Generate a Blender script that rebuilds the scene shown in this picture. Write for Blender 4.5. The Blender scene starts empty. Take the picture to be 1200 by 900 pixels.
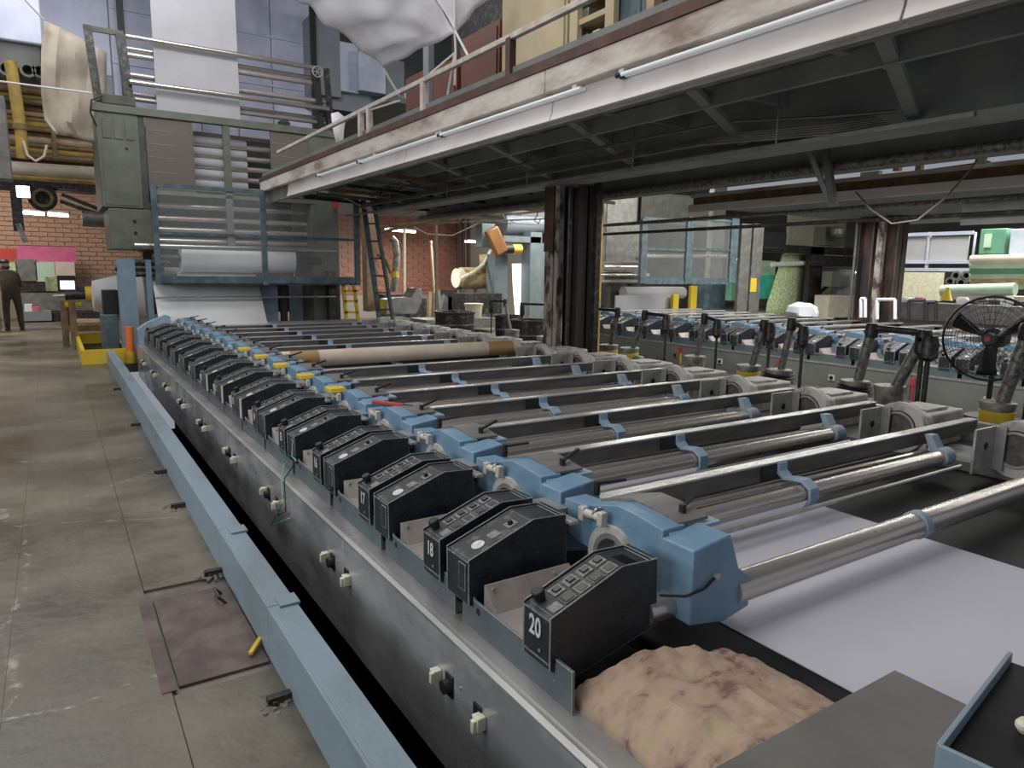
import bpy, bmesh, math, random
from mathutils import Vector, Matrix, Quaternion
from math import radians as R, sin, cos, pi
random.seed(7)
S = bpy.context.scene
COL = S.collection
# ------------------------------------------------------------ camera
H = 1.65
FPX, YAW, PITCH, ROLL = 821.92, 0.576750, 0.160432, 0.013958
fw = Vector((sin(YAW)*cos(PITCH), cos(YAW)*cos(PITCH), -sin(PITCH)))
rt = Vector((cos(YAW), -sin(YAW), 0)); up = rt.cross(fw)
rt2 = rt*cos(ROLL)+up*sin(ROLL); up2 = -rt*sin(ROLL)+up*cos(ROLL)
cam = bpy.data.objects.new('camera', bpy.data.cameras.new('camera')); COL.objects.link(cam)
cam.matrix_world = Matrix(((rt2.x, up2.x, -fw.x, 0), (rt2.y, up2.y, -fw.y, 0), (rt2.z, up2.z, -fw.z, H), (0, 0, 0, 1)))
cam.data.sensor_width = 36; cam.data.lens = FPX/1200*36; cam.data.clip_end = 200; cam.data.clip_start = .05
S.camera = cam
# ------------------------------------------------------------ world, light, exposure
S.view_settings.view_transform = 'Standard'; S.view_settings.look = 'None'
S.view_settings.gamma = 1; S.view_settings.use_curve_mapping = False
S.view_settings.exposure = -0.1
w = bpy.data.worlds.new('world'); S.world = w; w.use_nodes = True
w.node_tree.nodes['Background'].inputs[0].default_value = (.86, .9, 1, 1)
w.node_tree.nodes['Background'].inputs[1].default_value = .34
def area(name, loc, tgt, sx, sy, power, col=(1, 1, 1), spread=180):
    d = bpy.data.lights.new(name, 'AREA'); d.shape = 'RECTANGLE'; d.size = sx; d.size_y = sy; d.energy = power; d.color = col
    d.spread = R(spread)
    o = bpy.data.objects.new(name, d); COL.objects.link(o); o.location = loc
    o.rotation_euler = (Vector(tgt)-Vector(loc)).to_track_quat('-Z', 'Y').to_euler(); return o
area('overhead_area_light', (-1.5, 3, 7.2), (-.3, 3, 0), 3, 8, 250, (1, .975, .94))
area('overhead_area_light', (-1.5, 14, 7.4), (0, 13, 0), 3, 8, 300, (.97, .98, 1))
area('overhead_area_light', (2.2, 7, 7.6), (2.6, 8, 0), 1.5, 8, 190, (1, .98, .95))
area('overhead_area_light', (1.5, 9.5, 7.9), (2.5, 18, 5.5), 3, 1.5, 110, (.93, .95, 1), 120)  # added lamp tilted up to brighten the duct housing, no fixture there
area('side_fill_light', (-7.5, 4, 3.4), (2, 5, 1.2), 9, 3.5, 400, (.97, .985, 1))  # added fill for the left-facing sides, there is no window here
area('overhead_area_light', (-3, 22, 5.2), (-3, 23, 0), 4, 3, 420, (1, .95, .85))
area('overhead_area_light', (18, 7, 5.6), (16.5, 8, 0), 3, 9, 1500, (1, 1, .94))  # added to brighten the right background, stands for no known lamp
area('overhead_area_light', (14, 17, 4.4), (14, 16, 0), 6, 2, 700, (1, 1, .94))  # added to lift the far background, stands for no known lamp
area('under_deck_fill', (8.2, 5, 2.6), (8.2, 5, 0), .25, 8, 150, (1, .98, .92))  # added fill over the aisle, not an actual strip fixture
area('under_deck_fill', (11.8, 5, 2.7), (11.8, 5, 0), .3, 8, 260, (.97, .98, 1))  # added fill under the second deck to brighten the machine below

# ------------------------------------------------------------ pixel helper: a point of a real plane seen at a pixel
def at(px, py, ax, val):
    d = rt2*((px-600)/FPX) - up2*((py-450)/FPX) + fw
    c = Vector((0, 0, H)); t = (val-c[ax])/d[ax]; return c+d*t
# ------------------------------------------------------------ materials
def mat(name, col, rough=.6, metal=0, col2=None, scale=4, stretch=None, bump=0, bscale=40, wear=None, wearr=.004, spec=.5, emit=None, alpha=None, lo=.4, hi=.62, rvar=0):
    m = bpy.data.materials.new(name); m.use_nodes = True; nt = m.node_tree; N = nt.nodes; L = nt.links
    b = N['Principled BSDF']; c = (*col, 1)
    b.inputs['Base Color'].default_value = c; b.inputs['Roughness'].default_value = rough; b.inputs['Metallic'].default_value = metal
    b.inputs['Specular IOR Level'].default_value = spec
    tc = N.new('ShaderNodeTexCoord'); mp = N.new('ShaderNodeMapping'); L.new(tc.outputs['Object'], mp.inputs[0])
    if stretch: mp.inputs['Scale'].default_value = stretch
    out = None
    if col2:
        n = N.new('ShaderNodeTexNoise'); n.inputs['Scale'].default_value = scale; n.inputs['Detail'].default_value = 8; n.inputs['Roughness'].default_value = .62
        L.new(mp.outputs[0], n.inputs['Vector'])
        r = N.new('ShaderNodeValToRGB'); r.color_ramp.elements[0].position = lo; r.color_ramp.elements[1].position = hi
        r.color_ramp.elements[0].color = c; r.color_ramp.elements[1].color = (*col2, 1)
        L.new(n.outputs['Fac'], r.inputs[0]); out = r.outputs[0]; L.new(out, b.inputs['Base Color'])
        if rvar:
            mr = N.new('ShaderNodeMapRange'); mr.inputs['From Min'].default_value = .35; mr.inputs['From Max'].default_value = .65
            mr.inputs['To Min'].default_value = rough-rvar; mr.inputs['To Max'].default_value = rough+rvar
            L.new(n.outputs['Fac'], mr.inputs['Value']); L.new(mr.outputs[0], b.inputs['Roughness'])
    if bump:
        n2 = N.new('ShaderNodeTexNoise'); n2.inputs['Scale'].default_value = bscale; n2.inputs['Detail'].default_value = 5
        L.new(mp.outputs[0], n2.inputs['Vector'])
        bp = N.new('ShaderNodeBump'); bp.inputs['Strength'].default_value = bump; bp.inputs['Distance'].default_value = .02
        L.new(n2.outputs['Fac'], bp.inputs['Height']); L.new(bp.outputs[0], b.inputs['Normal'])
    if wear:
        bv = N.new('ShaderNodeBevel'); bv.samples = 4; bv.inputs['Radius'].default_value = wearr
        g = N.new('ShaderNodeNewGeometry'); dp = N.new('ShaderNodeVectorMath'); dp.operation = 'DOT_PRODUCT'
        L.new(bv.outputs[0], dp.inputs[0]); L.new(g.outputs['Normal'], dp.inputs[1])
        n3 = N.new('ShaderNodeTexNoise'); n3.inputs['Scale'].default_value = 60; n3.inputs['Detail'].default_value = 6
        L.new(tc.outputs['Object'], n3.inputs['Vector'])
        ad = N.new('ShaderNodeMath'); ad.operation = 'MULTIPLY_ADD'; ad.inputs[1].default_value = .10; L.new(n3.outputs['Fac'], ad.inputs[0]); L.new(dp.outputs['Value'], ad.inputs[2])
        mr = N.new('ShaderNodeMapRange'); mr.inputs['From Min'].default_value = .985; mr.inputs['From Max'].default_value = 1.03; mr.inputs['To Min'].default_value = .85; mr.inputs['To Max'].default_value = 0
        L.new(ad.outputs[0], mr.inputs['Value'])
        n4 = N.new('ShaderNodeTexNoise'); n4.inputs['Scale'].default_value = 130; n4.inputs['Detail'].default_value = 3; L.new(tc.outputs['Object'], n4.inputs['Vector'])
        r4 = N.new('ShaderNodeMapRange'); r4.inputs['From Min'].default_value = .68; r4.inputs['From Max'].default_value = .74; r4.inputs['To Max'].default_value = .5; L.new(n4.outputs['Fac'], r4.inputs['Value'])
        mx0 = N.new('ShaderNodeMath'); mx0.operation = 'MAXIMUM'; L.new(mr.outputs[0], mx0.inputs[0]); L.new(r4.outputs[0], mx0.inputs[1])
        mx = N.new('ShaderNodeMix'); mx.data_type = 'RGBA'; L.new(mx0.outputs[0], mx.inputs['Factor'])
        if out: L.new(out, mx.inputs['A'])
        else: mx.inputs['A'].default_value = c
        mx.inputs['B'].default_value = (*wear, 1); L.new(mx.outputs['Result'], b.inputs['Base Color'])
    if emit:
        b.inputs['Emission Color'].default_value = (*col, 1); b.inputs['Emission Strength'].default_value = emit
    if alpha is not None:
        b.inputs['Alpha'].default_value = alpha
    return m
M = {}
def dm(key, *a, **k): M[key] = mat(key, *a, **k)
dm('concrete', (.092, .085, .062), .38, 0, (.235, .218, .168), 1.1, bump=.25, bscale=14, lo=.36, hi=.66, rvar=.10)
dm('concrete_dark', (.10, .09, .08), .6, 0, (.2, .18, .15), 2, bump=.3, bscale=20)
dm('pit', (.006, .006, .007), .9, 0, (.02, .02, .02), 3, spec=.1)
dm('beam_blue', (.22, .30, .36), .5, 0, (.18, .225, .25), 3, stretch=(1, .4, 1), bump=.1, wear=(.40, .42, .42), wearr=.003, lo=.48, hi=.7)
dm('plate_rust', (.10, .072, .07), .6, .3, (.17, .135, .12), 5, bump=.15, bscale=60)
dm('steel_panel', (.36, .365, .37), .30, .4, (.56, .565, .57), 1.6, stretch=(1, 1, 2.4), bump=.05, bscale=3, rvar=.1)
dm('steel_top', (.30, .30, .295), .36, .45, (.40, .40, .39), 6, stretch=(1, .3, 1), rvar=.06)
dm('steel_light', (.5, .5, .48), .35, .5, (.36, .355, .35), 8)
dm('chrome', (.6, .57, .54), .22, .8, (.42, .39, .36), 5, stretch=(.35, 3, 3), rvar=.07)
dm('roller_steel', (.56, .525, .49), .26, .6, (.42, .385, .355), 3, stretch=(.3, 2, 2), rvar=.08)
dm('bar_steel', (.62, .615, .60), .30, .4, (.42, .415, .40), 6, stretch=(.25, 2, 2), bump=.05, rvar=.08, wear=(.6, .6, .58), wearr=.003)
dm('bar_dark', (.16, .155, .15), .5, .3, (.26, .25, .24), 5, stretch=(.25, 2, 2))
dm('bar_web_shade', (.085, .085, .09), .5, .25, (.15, .148, .145), 7, stretch=(.3, 2, 2), bump=.08)  # darker than bar_steel: shade on the bar fronts put into the colour
dm('unwinder', (.12, .15, .165), .5, 0, (.16, .19, .20), 3)
dm('console_black', (.014, .018, .024), .42, 0, (.030, .036, .043), 9, bump=.04, wear=(.62, .62, .6), wearr=.0045)
dm('console_dust', (.035, .037, .04), .6, 0, (.19, .18, .165), 26, wear=(.4, .4, .38), wearr=.003, lo=.52, hi=.75)
dm('base_green', (.085, .115, .125), .48, 0, (.115, .145, .155), 5, wear=(.6, .62, .6), wearr=.005)
dm('tray_beige', (.27, .235, .215), .5, .2, (.36, .32, .29), 6, wear=(.6, .58, .52), wearr=.003)
dm('button', (.03, .03, .03), .35, 0)
dm('button_grey', (.26, .26, .25), .5, 0, (.12, .12, .12), 60)
dm('white_label', (.72, .72, .68), .5, 0, (.5, .5, .48), 60)
dm('blue_paint', (.14, .26, .385), .45, 0, (.20, .32, .43), 7, bump=.05, wear=(.5, .6, .68), wearr=.003)
dm('blue_pale', (.22, .34, .48), .5, 0, (.34, .42, .5), 7, wear=(.5, .52, .5))
dm('casting', (.56, .55, .51), .5, .15, (.30, .27, .22), 9, bump=.1, lo=.5, hi=.72)
dm('casting_dark', (.09, .085, .08), .5, .4, (.2, .17, .13), 12)
dm('belt', (.009, .009, .010), .6, 0, (.02, .02, .021), 3, spec=.15)
dm('web', (.56, .56, .62), .62, 0, (.53, .53, .60), 1.5, stretch=(1, .5, 1), spec=.3)
dm('tube_card', (.56, .47, .38), .7, 0, (.63, .54, .45), 5)
dm('tape_brown', (.36, .22, .09), .5)
dm('plastic_cream', (.74, .72, .56), .45, 0, (.62, .58, .42), 12)
dm('black', (.012, .012, .013), .5)
dm('black_oily', (.028, .026, .024), .42, .3, (.14, .13, .115), 14, bump=.2, lo=.5, hi=.75)
dm('yellow', (.72, .50, .03), .5, 0, (.55, .4, .05), 8, lo=.5, hi=.75)
dm('orange', (.8, .20, .04), .5)
dm('red', (.45, .05, .04), .5)
dm('white_paint', (.74, .70, .685), .5, 0, (.62, .57, .55), 2, stretch=(1, .6, 1))
dm('peeling', (.60, .55, .50), .65, 0, (.26, .19, .15), 2.2, stretch=(1, .55, 1.6), bump=.25, bscale=12, lo=.45, hi=.68)
dm('brown_curb', (.065, .03, .022), .6, 0, (.11, .052, .038), 5)
dm('dark_deck', (.14, .148, .142), .8, 0, (.19, .2, .19), 1.5, bump=.1)
dm('girder', (.26, .28, .27), .62, 0, (.36, .375, .35), 1.8, bump=.15, bscale=8)
dm('girder_edge', (.2, .2, .19), .6, 0, (.14, .13, .11), 4, bump=.15)
dm('rust_column', (.055, .045, .042), .55, .3, (.25, .13, .09), 4, stretch=(1, 1, .3), bump=.3, bscale=25, lo=.5, hi=.75)
dm('peel_column', (.38, .32, .27), .8, 0, (.05, .035, .03), 6, stretch=(1, 1, .5), bump=.8, bscale=14, lo=.45, hi=.58)
dm('green_paint', (.10, .108, .082), .5, 0, (.135, .143, .112), 3)
dm('green_dark', (.045, .05, .042), .5, .2, (.08, .08, .065), 5)
dm('mesh_brown', (.115, .098, .082), .6, .2, (.155, .13, .105), 30, stretch=(1, 1, 3))
dm('guard_blue', (.055, .085, .10), .45, 0, (.11, .16, .18), 5)
dm('blue_column', (.23, .31, .39), .5, 0, (.18, .25, .32), 3)
dm('cloth_white', (.74, .745, .75), .8, 0, (.68, .68, .69), 2)
dm('cloth_grey', (.40, .395, .41), .8, 0, (.36, .355, .37), 1.5)
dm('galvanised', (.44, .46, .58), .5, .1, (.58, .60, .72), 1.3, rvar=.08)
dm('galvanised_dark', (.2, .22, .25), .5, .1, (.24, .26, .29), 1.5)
dm('grey_wall', (.10, .105, .10), .8, 0, (.15, .15, .14), 1)
dm('cabinet_red', (.10, .022, .010), .5, 0, (.15, .038, .017), 2, stretch=(1, 1, .5))
dm('cabinet_beige', (.40, .33, .20), .6, 0, (.46, .385, .245), 2)
dm('wood', (.33, .22, .13), .7, 0, (.45, .32, .2), 8, stretch=(1, .3, 1))
dm('wood_rail', (.44, .38, .35), .7, 0, (.6, .55, .52), 8)
dm('mortar', (.30, .26, .22), .9)
dm('brick', (.30, .115, .07), .85, 0, (.40, .18, .115), 5, bump=.2, bscale=60)
dm('brick_pale', (.42, .24, .165), .85, 0, (.50, .31, .22), 5, bump=.2, bscale=60)
dm('pipe_brown', (.14, .095, .05), .6, .2, (.24, .16, .07), 5)
dm('pipe_yellow', (.42, .27, .04), .6, 0, (.25, .16, .05), 6)
dm('pipe_cream', (.58, .52, .42), .55, 0, (.48, .42, .33), 4)
dm('pipe_grey', (.17, .17, .16), .45, .5, (.26, .25, .23), 6)
dm('pipe_galv', (.24, .24, .22), .45, .5, (.10, .095, .085), 22, lo=.45, hi=.6, bump=.2)
dm('bucket', (.33, .32, .28), .5, .1, (.12, .115, .1), 9, bump=.1)
dm('camo', (.40, .27, .20), .85, 0, (.52, .42, .27), 9, stretch=(1, 1.6, 1), bump=.5, bscale=12)
dm('slate', (.135, .13, .12), .6, .1, (.17, .165, .15), 4)
dm('pink', (.62, .14, .28), .8, 0, (.5, .1, .22), 3)
dm('green_fabric', (.30, .42, .20), .8, 0, (.62, .66, .42), 9)
dm('teal_fabric', (.02, .30, .24), .7, 0, (.05, .42, .34), 4)
dm('pale_green', (.5, .62, .48), .7, 0, (.42, .56, .44), 3)
dm('cream_fabric', (.66, .62, .40), .8, 0, (.78, .76, .6), 14)
dm('green_machine', (.10, .26, .17), .5, 0, (.14, .33, .22), 3)
dm('tan_wrap', (.60, .45, .25), .45, 0, (.35, .24, .12), 7, bump=.4, bscale=8)
dm('orange_cover', (.26, .11, .03), .5, 0, (.21, .085, .02), 4)
dm('panel_two', (.19, .20, .19), .5, .3, (.25, .26, .25), 2)
dm('skin', (.45, .28, .2), .6)
dm('jacket', (.035, .025, .018), .85, 0, (.06, .04, .025), 9)
dm('trousers', (.025, .02, .018), .85)
dm('tank_white', (.72, .72, .73), .5, 0, (.62, .62, .64), 2)
dm('lamp', (1, .98, .93), .5, emit=9)
dm('lamp_dim', (.80, .82, .84), .4, emit=.15)
dm('screen', (.75, .85, 1), .4, emit=2.2)
dm('glare_white', (.9, .92, .95), .4, emit=1.7)  # emission stands in for glare on a white sheet, no lamp
dm('poly', (.9, .92, .93), .12, 0, alpha=.07)
dm('sheer', (.50, .43, .34), .7, 0, (.40, .34, .26), 3, alpha=.78)
dm('tarp', (.66, .65, .69), .5, 0, (.44, .40, .40), 1.6, bump=.3, bscale=5, lo=.52, hi=.8)
dm('rope', (.62, .60, .58), .8)
dm('wire_green', (.18, .5, .36), .5)
# camouflage: three blotched colours on the cloth
m = M['camo']; nt = m.node_tree; r = [n for n in nt.nodes if n.type == 'VALTORGB'][0]
e = r.color_ramp.elements; e[0].position = .36; e[0].color = (.19, .11, .10, 1); e[1].position = .66; e[1].color = (.40, .33, .19, 1)
x = e.new(.43); x.color = (.36, .25, .185, 1); x = e.new(.54); x.color = (.43, .31, .23, 1)
# floor: large stains and a worn lighter lane
m = M['concrete']; nt = m.node_tree; N = nt.nodes; L = nt.links; b = N['Principled BSDF']
src = b.inputs['Base Color'].links[0].from_socket
tc = [n for n in N if n.type == 'TEX_COORD'][0]
n = N.new('ShaderNodeTexNoise'); n.inputs['Scale'].default_value = .33; n.inputs['Detail'].default_value = 4; L.new(tc.outputs['Object'], n.inputs['Vector'])
rr = N.new('ShaderNodeValToRGB'); rr.color_ramp.elements[0].position = .38; rr.color_ramp.elements[0].color = (.50, .49, .45, 1); rr.color_ramp.elements[1].position = .64; rr.color_ramp.elements[1].color = (1.05, 1, .97, 1)
L.new(n.outputs['Fac'], rr.inputs[0]); mx = N.new('ShaderNodeMix'); mx.data_type = 'RGBA'; mx.blend_type = 'MULTIPLY'; mx.inputs['Factor'].default_value = 1
L.new(src, mx.inputs['A']); L.new(rr.outputs[0], mx.inputs['B'])
n2 = N.new('ShaderNodeTexNoise'); n2.inputs['Scale'].default_value = 9; n2.inputs['Detail'].default_value = 10; n2.inputs['Roughness'].default_value = .8; L.new(tc.outputs['Object'], n2.inputs['Vector'])
r2 = N.new('ShaderNodeMapRange'); r2.inputs['From Min'].default_value = .60; r2.inputs['From Max'].default_value = .72; r2.inputs['To Max'].default_value = .35; L.new(n2.outputs['Fac'], r2.inputs['Value'])
mx2 = N.new('ShaderNodeMix'); mx2.data_type = 'RGBA'; L.new(r2.outputs[0], mx2.inputs['Factor']); L.new(mx.outputs['Result'], mx2.inputs['A']); mx2.inputs['B'].default_value = (.42, .41, .38, 1)
n3 = N.new('ShaderNodeTexNoise'); n3.inputs['Scale'].default_value = .8; n3.inputs['Detail'].default_value = 3; mp3 = N.new('ShaderNodeMapping'); mp3.inputs['Location'].default_value = (3.3, 7, 0); L.new(tc.outputs['Object'], mp3.inputs[0]); L.new(mp3.outputs[0], n3.inputs['Vector'])
r3 = N.new('ShaderNodeMapRange'); r3.inputs['From Min'].default_value = .60; r3.inputs['From Max'].default_value = .75; r3.inputs['To Max'].default_value = .35; L.new(n3.outputs['Fac'], r3.inputs['Value'])
mx3 = N.new('ShaderNodeMix'); mx3.data_type = 'RGBA'; L.new(r3.outputs[0], mx3.inputs['Factor']); L.new(mx2.outputs['Result'], mx3.inputs['A']); mx3.inputs['B'].default_value = (.24, .155, .08, 1)
vo = N.new('ShaderNodeTexVoronoi'); vo.feature = 'DISTANCE_TO_EDGE'; vo.inputs['Scale'].default_value = .55
nw = N.new('ShaderNodeTexNoise'); nw.inputs['Scale'].default_value = 2.5; nw.inputs['Detail'].default_value = 6; L.new(tc.outputs['Object'], nw.inputs['Vector'])
va = N.new('ShaderNodeVectorMath'); va.operation = 'MULTIPLY_ADD'; va.inputs[1].default_value = (.35, .35, 0); L.new(nw.outputs['Color'], va.inputs[0]); L.new(tc.outputs['Object'], va.inputs[2]); L.new(va.outputs[0], vo.inputs['Vector'])
rc = N.new('ShaderNodeMapRange'); rc.inputs['From Min'].default_value = .002; rc.inputs['From Max'].default_value = .009; rc.inputs['To Min'].default_value = .75; rc.inputs['To Max'].default_value = 0; L.new(vo.outputs['Distance'], rc.inputs['Value'])
rm = N.new('ShaderNodeMapRange'); rm.inputs['From Min'].default_value = .50; rm.inputs['From Max'].default_value = .60; L.new(n2.outputs['Fac'], rm.inputs['Value'])
mm = N.new('ShaderNodeMath'); mm.operation = 'MULTIPLY'; L.new(rc.outputs[0], mm.inputs[0]); L.new(rm.outputs[0], mm.inputs[1])
mx4 = N.new('ShaderNodeMix'); mx4.data_type = 'RGBA'; L.new(mm.outputs[0], mx4.inputs['Factor']); L.new(mx3.outputs['Result'], mx4.inputs['A']); mx4.inputs['B'].default_value = (.42, .40, .35, 1)
L.new(mx4.outputs['Result'], b.inputs['Base Color'])

# ------------------------------------------------------------ mesh builder
def V(*a): return Vector(a)
class MB:
    def __init__(s): s.v = []; s.f = []
    def add(s, vs, fs):
        o = len(s.v); s.v += [Vector(p) for p in vs]; s.f += [[i+o for i in f] for f in fs]; return s
    def box(s, x0, x1, y0, y1, z0, z1):
        p = [(x, y, z) for x in (x0, x1) for y in (y0, y1) for z in (z0, z1)]
        return s.add(p, [(0, 1, 3, 2), (4, 6, 7, 5), (0, 4, 5, 1), (2, 3, 7, 6), (0, 2, 6, 4), (1, 5, 7, 3)])
    def bar(s, a, b, w, h, upv=(0, 0, 1)):          # rectangular bar from a to b
        a = Vector(a); b = Vector(b); d = (b-a).normalized(); u = Vector(upv)
        if abs(d.dot(u)) > .99: u = Vector((0, 1, 0))
        sd = d.cross(u).normalized()*w/2; uu = sd.cross(d).normalized()*h/2
        p = [q+i*sd+j*uu for q in (a, b) for i in (-1, 1) for j in (-1, 1)]
        return s.add(p, [(0, 1, 3, 2), (4, 6, 7, 5), (0, 4, 5, 1), (2, 3, 7, 6), (0, 2, 6, 4), (1, 5, 7, 3)])
    def cyl(s, a, b, r, n=16, r2=None, cap=True):
        a = Vector(a); b = Vector(b); r2 = r if r2 is None else r2; d = (b-a).normalized()
        u = d.orthogonal().normalized(); v = d.cross(u); vs = []
        for q, rr_ in ((a, r), (b, r2)):
            for i in range(n): t = 2*pi*i/n; vs.append(q+u*cos(t)*rr_+v*sin(t)*rr_)
        fs = [(i, (i+1) % n, n+(i+1) % n, n+i) for i in range(n)]
        if cap: fs += [tuple(range(n-1, -1, -1)), tuple(range(n, 2*n))]
        return s.add(vs, fs)
    def tube(s, pts, r, n=8):
        pts = [Vector(p) for p in pts]; vs = []; k = len(pts)
        u = None
        for i, p in enumerate(pts):
            d = (pts[min(i+1, k-1)]-pts[max(i-1, 0)]).normalized()
            if u is None: u = d.orthogonal().normalized()
            u = (u-d*u.dot(d)).normalized(); v = d.cross(u)
            for j in range(n): t = 2*pi*j/n; vs.append(p+u*cos(t)*r+v*sin(t)*r)
        fs = [(i*n+j, i*n+(j+1) % n, (i+1)*n+(j+1) % n, (i+1)*n+j) for i in range(k-1) for j in range(n)]
        fs += [tuple(range(n-1, -1, -1)), tuple(range((k-1)*n, k*n))]
        return s.add(vs, fs)
    def ring(s, c, ax, ri, ro, t, n=28):            # flat ring, axis 'x','y','z'
        c = Vector(c); A = {'x': (V(1, 0, 0), V(0, 1, 0), V(0, 0, 1)), 'y': (V(0, 1, 0), V(0, 0, 1), V(1, 0, 0)), 'z': (V(0, 0, 1), V(1, 0, 0), V(0, 1, 0))}[ax]
        vs = []
        for (rr_, h) in ((ri, -t/2), (ro, -t/2), (ro, t/2), (ri, t/2)):
            for i in range(n): a = 2*pi*i/n; vs.append(c+A[0]*h+A[1]*cos(a)*rr_+A[2]*sin(a)*rr_)
        fs = [(q*n+i, q*n+(i+1) % n, ((q+1) % 4)*n+(i+1) % n, ((q+1) % 4)*n+i) for q in range(4) for i in range(n)]
        return s.add(vs, fs)
    def prism(s, poly, ax, a, b):                   # poly in the two other axes (cyclic order kept xyz), extruded on ax
        def P(u, v, t): return {'x': (t, u, v), 'y': (u, t, v), 'z': (u, v, t)}[ax]
        n = len(poly); vs = [P(u, v, a) for u, v in poly]+[P(u, v, b) for u, v in poly]
        fs = [tuple(range(n-1, -1, -1)), tuple(range(n, 2*n))]+[(i, (i+1) % n, n+(i+1) % n, n+i) for i in range(n)]
        return s.add(vs, fs)
    def lathe(s, c, prof, n=20, ax=(0, 0, 1)):
        c = Vector(c); d = Vector(ax).normalized(); u = d.orthogonal().normalized(); v = d.cross(u); vs = []
        for r_, h in prof:
            for i in range(n): t = 2*pi*i/n; vs.append(c+d*h+u*cos(t)*r_+v*sin(t)*r_)
        k = len(prof)
        fs = [(q*n+i, q*n+(i+1) % n, (q+1)*n+(i+1) % n, (q+1)*n+i) for q in range(k-1) for i in range(n)]
        fs += [tuple(range(n-1, -1, -1)), tuple(range((k-1)*n, k*n))]
        return s.add(vs, fs)
    def sheet(s, P, t=.004):                        # grid of points P[i][j] given thickness
        a = len(P); b = len(P[0]); vs = [p for r_ in P for p in r_]
        fs = [(i*b+j, (i+1)*b+j, (i+1)*b+j+1, i*b+j+1) for i in range(a-1) for j in range(b-1)]
        s.add(vs, fs); s.thick = t; return s
    def build(s, name, mt, parent=None, smooth=True, bevel=0, label=None, origin=None):
        me = bpy.data.meshes.new(name)
        if parent is not None: o_ = Vector(parent['org'])
        elif origin is not None: o_ = Vector(origin)
        else:
            xs = [p.x for p in s.v]; ys = [p.y for p in s.v]; zs = [p.z for p in s.v]
            o_ = Vector(((min(xs)+max(xs))/2, (min(ys)+max(ys))/2, min(zs)))
        me.from_pydata([tuple(p-o_) for p in s.v], [], s.f)
        bm = bmesh.new(); bm.from_mesh(me)
        if not hasattr(s, 'thick'): bmesh.ops.recalc_face_normals(bm, faces=bm.faces)
        bm.to_mesh(me); bm.free()
        me.materials.append(M[mt] if isinstance(mt, str) else mt)
        if smooth:
            for p in me.polygons: p.use_smooth = True
            me.set_sharp_from_angle(angle=R(32))
        o = bpy.data.objects.new(name, me); COL.objects.link(o)
        if parent is not None:
            o.parent = parent; o['org'] = tuple(o_)
        else: o.location = o_; o['org'] = tuple(o_)
        if hasattr(s, 'thick'):
            sm = o.modifiers.new('s', 'SOLIDIFY'); sm.thickness = s.thick; sm.offset = 0
        if bevel:
            bv = o.modifiers.new('b', 'BEVEL'); bv.width = bevel; bv.segments = 2; bv.limit_method = 'ANGLE'; bv.angle_limit = R(40)
        if label: o['label'] = label
        return o
def tag(o, label=None, cat=None, group=None, kind=None):
    if label: o['label'] = label
    if cat: o['category'] = cat
    if group: o['group'] = group
    if kind: o['kind'] = kind
    return o
def thing(name, loc, label, cat, group=None):
    o = bpy.data.objects.new(name, None); COL.objects.link(o); o.location = loc; o['org'] = tuple(loc); o.empty_display_size = .1
    return tag(o, label, cat, group)
def struct(name, loc=(0, 0, 0)):
    o = bpy.data.objects.new(name, None); COL.objects.link(o); o.location = loc; o['org'] = tuple(loc); o['kind'] = 'structure'; return o
def copy_tree(o, parent=None, kids=None):
    c = o.copy(); COL.objects.link(c); c.parent = parent
    for ch in KIDS(o): copy_tree(ch, c)
    return c
def KIDS(o): return [c for c in bpy.data.objects if c.parent == o]
def cache(o): return (o, [cache(c) for c in KIDS(o)])
def dup(tree, loc=None, parent=None):
    o, ch = tree; c = o.copy(); COL.objects.link(c); c.parent = parent
    if loc is not None: c.location = loc; c['org'] = tuple(loc)
    for t in ch: dup(t, None, c)
    return c
ORD = ['nearest', 'second nearest', 'third nearest', 'fourth nearest', 'fifth nearest', 'sixth nearest', 'seventh nearest', 'eighth nearest', 'ninth nearest', 'tenth nearest', 'eleventh nearest', 'twelfth nearest', 'thirteenth nearest', 'fourteenth nearest', 'fifteenth nearest', 'farthest']
def text_mesh(txt, size, mt, parent, mw, name='number'):
    cu = bpy.data.curves.new('t', 'FONT'); cu.body = txt; cu.size = size; cu.align_x = 'CENTER'; cu.align_y = 'CENTER'; cu.extrude = .0006
    cu.offset = size*.022
    to = bpy.data.objects.new('t', cu); COL.objects.link(to); bpy.context.view_layer.update()
    me = bpy.data.meshes.new_from_object(to.evaluated_get(bpy.context.evaluated_depsgraph_get()))
    bpy.data.objects.remove(to); me.name = name
    me.transform(Matrix.Translation(-Vector(parent['org'])) @ mw @ Matrix.Diagonal((.72, 1, 1, 1)))
    me.materials.clear(); me.materials.append(M[mt])
    o = bpy.data.objects.new(name, me); COL.objects.link(o); o.parent = parent; return o

# ============================================================ THE SETTING
fl = struct('floor')
XS = [-9, -.28, .27, .775]; YS = [-3, 3.62, 13.45, 26.5]
for i in range(len(XS)-1):
    for j in range(len(YS)-1):
        if XS[i] == .27 and YS[j] in (-3, 3.62): continue
        MB().box(XS[i]+.0006, XS[i+1]-.0006, YS[j]+.0006, YS[j+1]-.0006, -.15, 0).build('floor_slab', 'concrete', fl)
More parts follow.
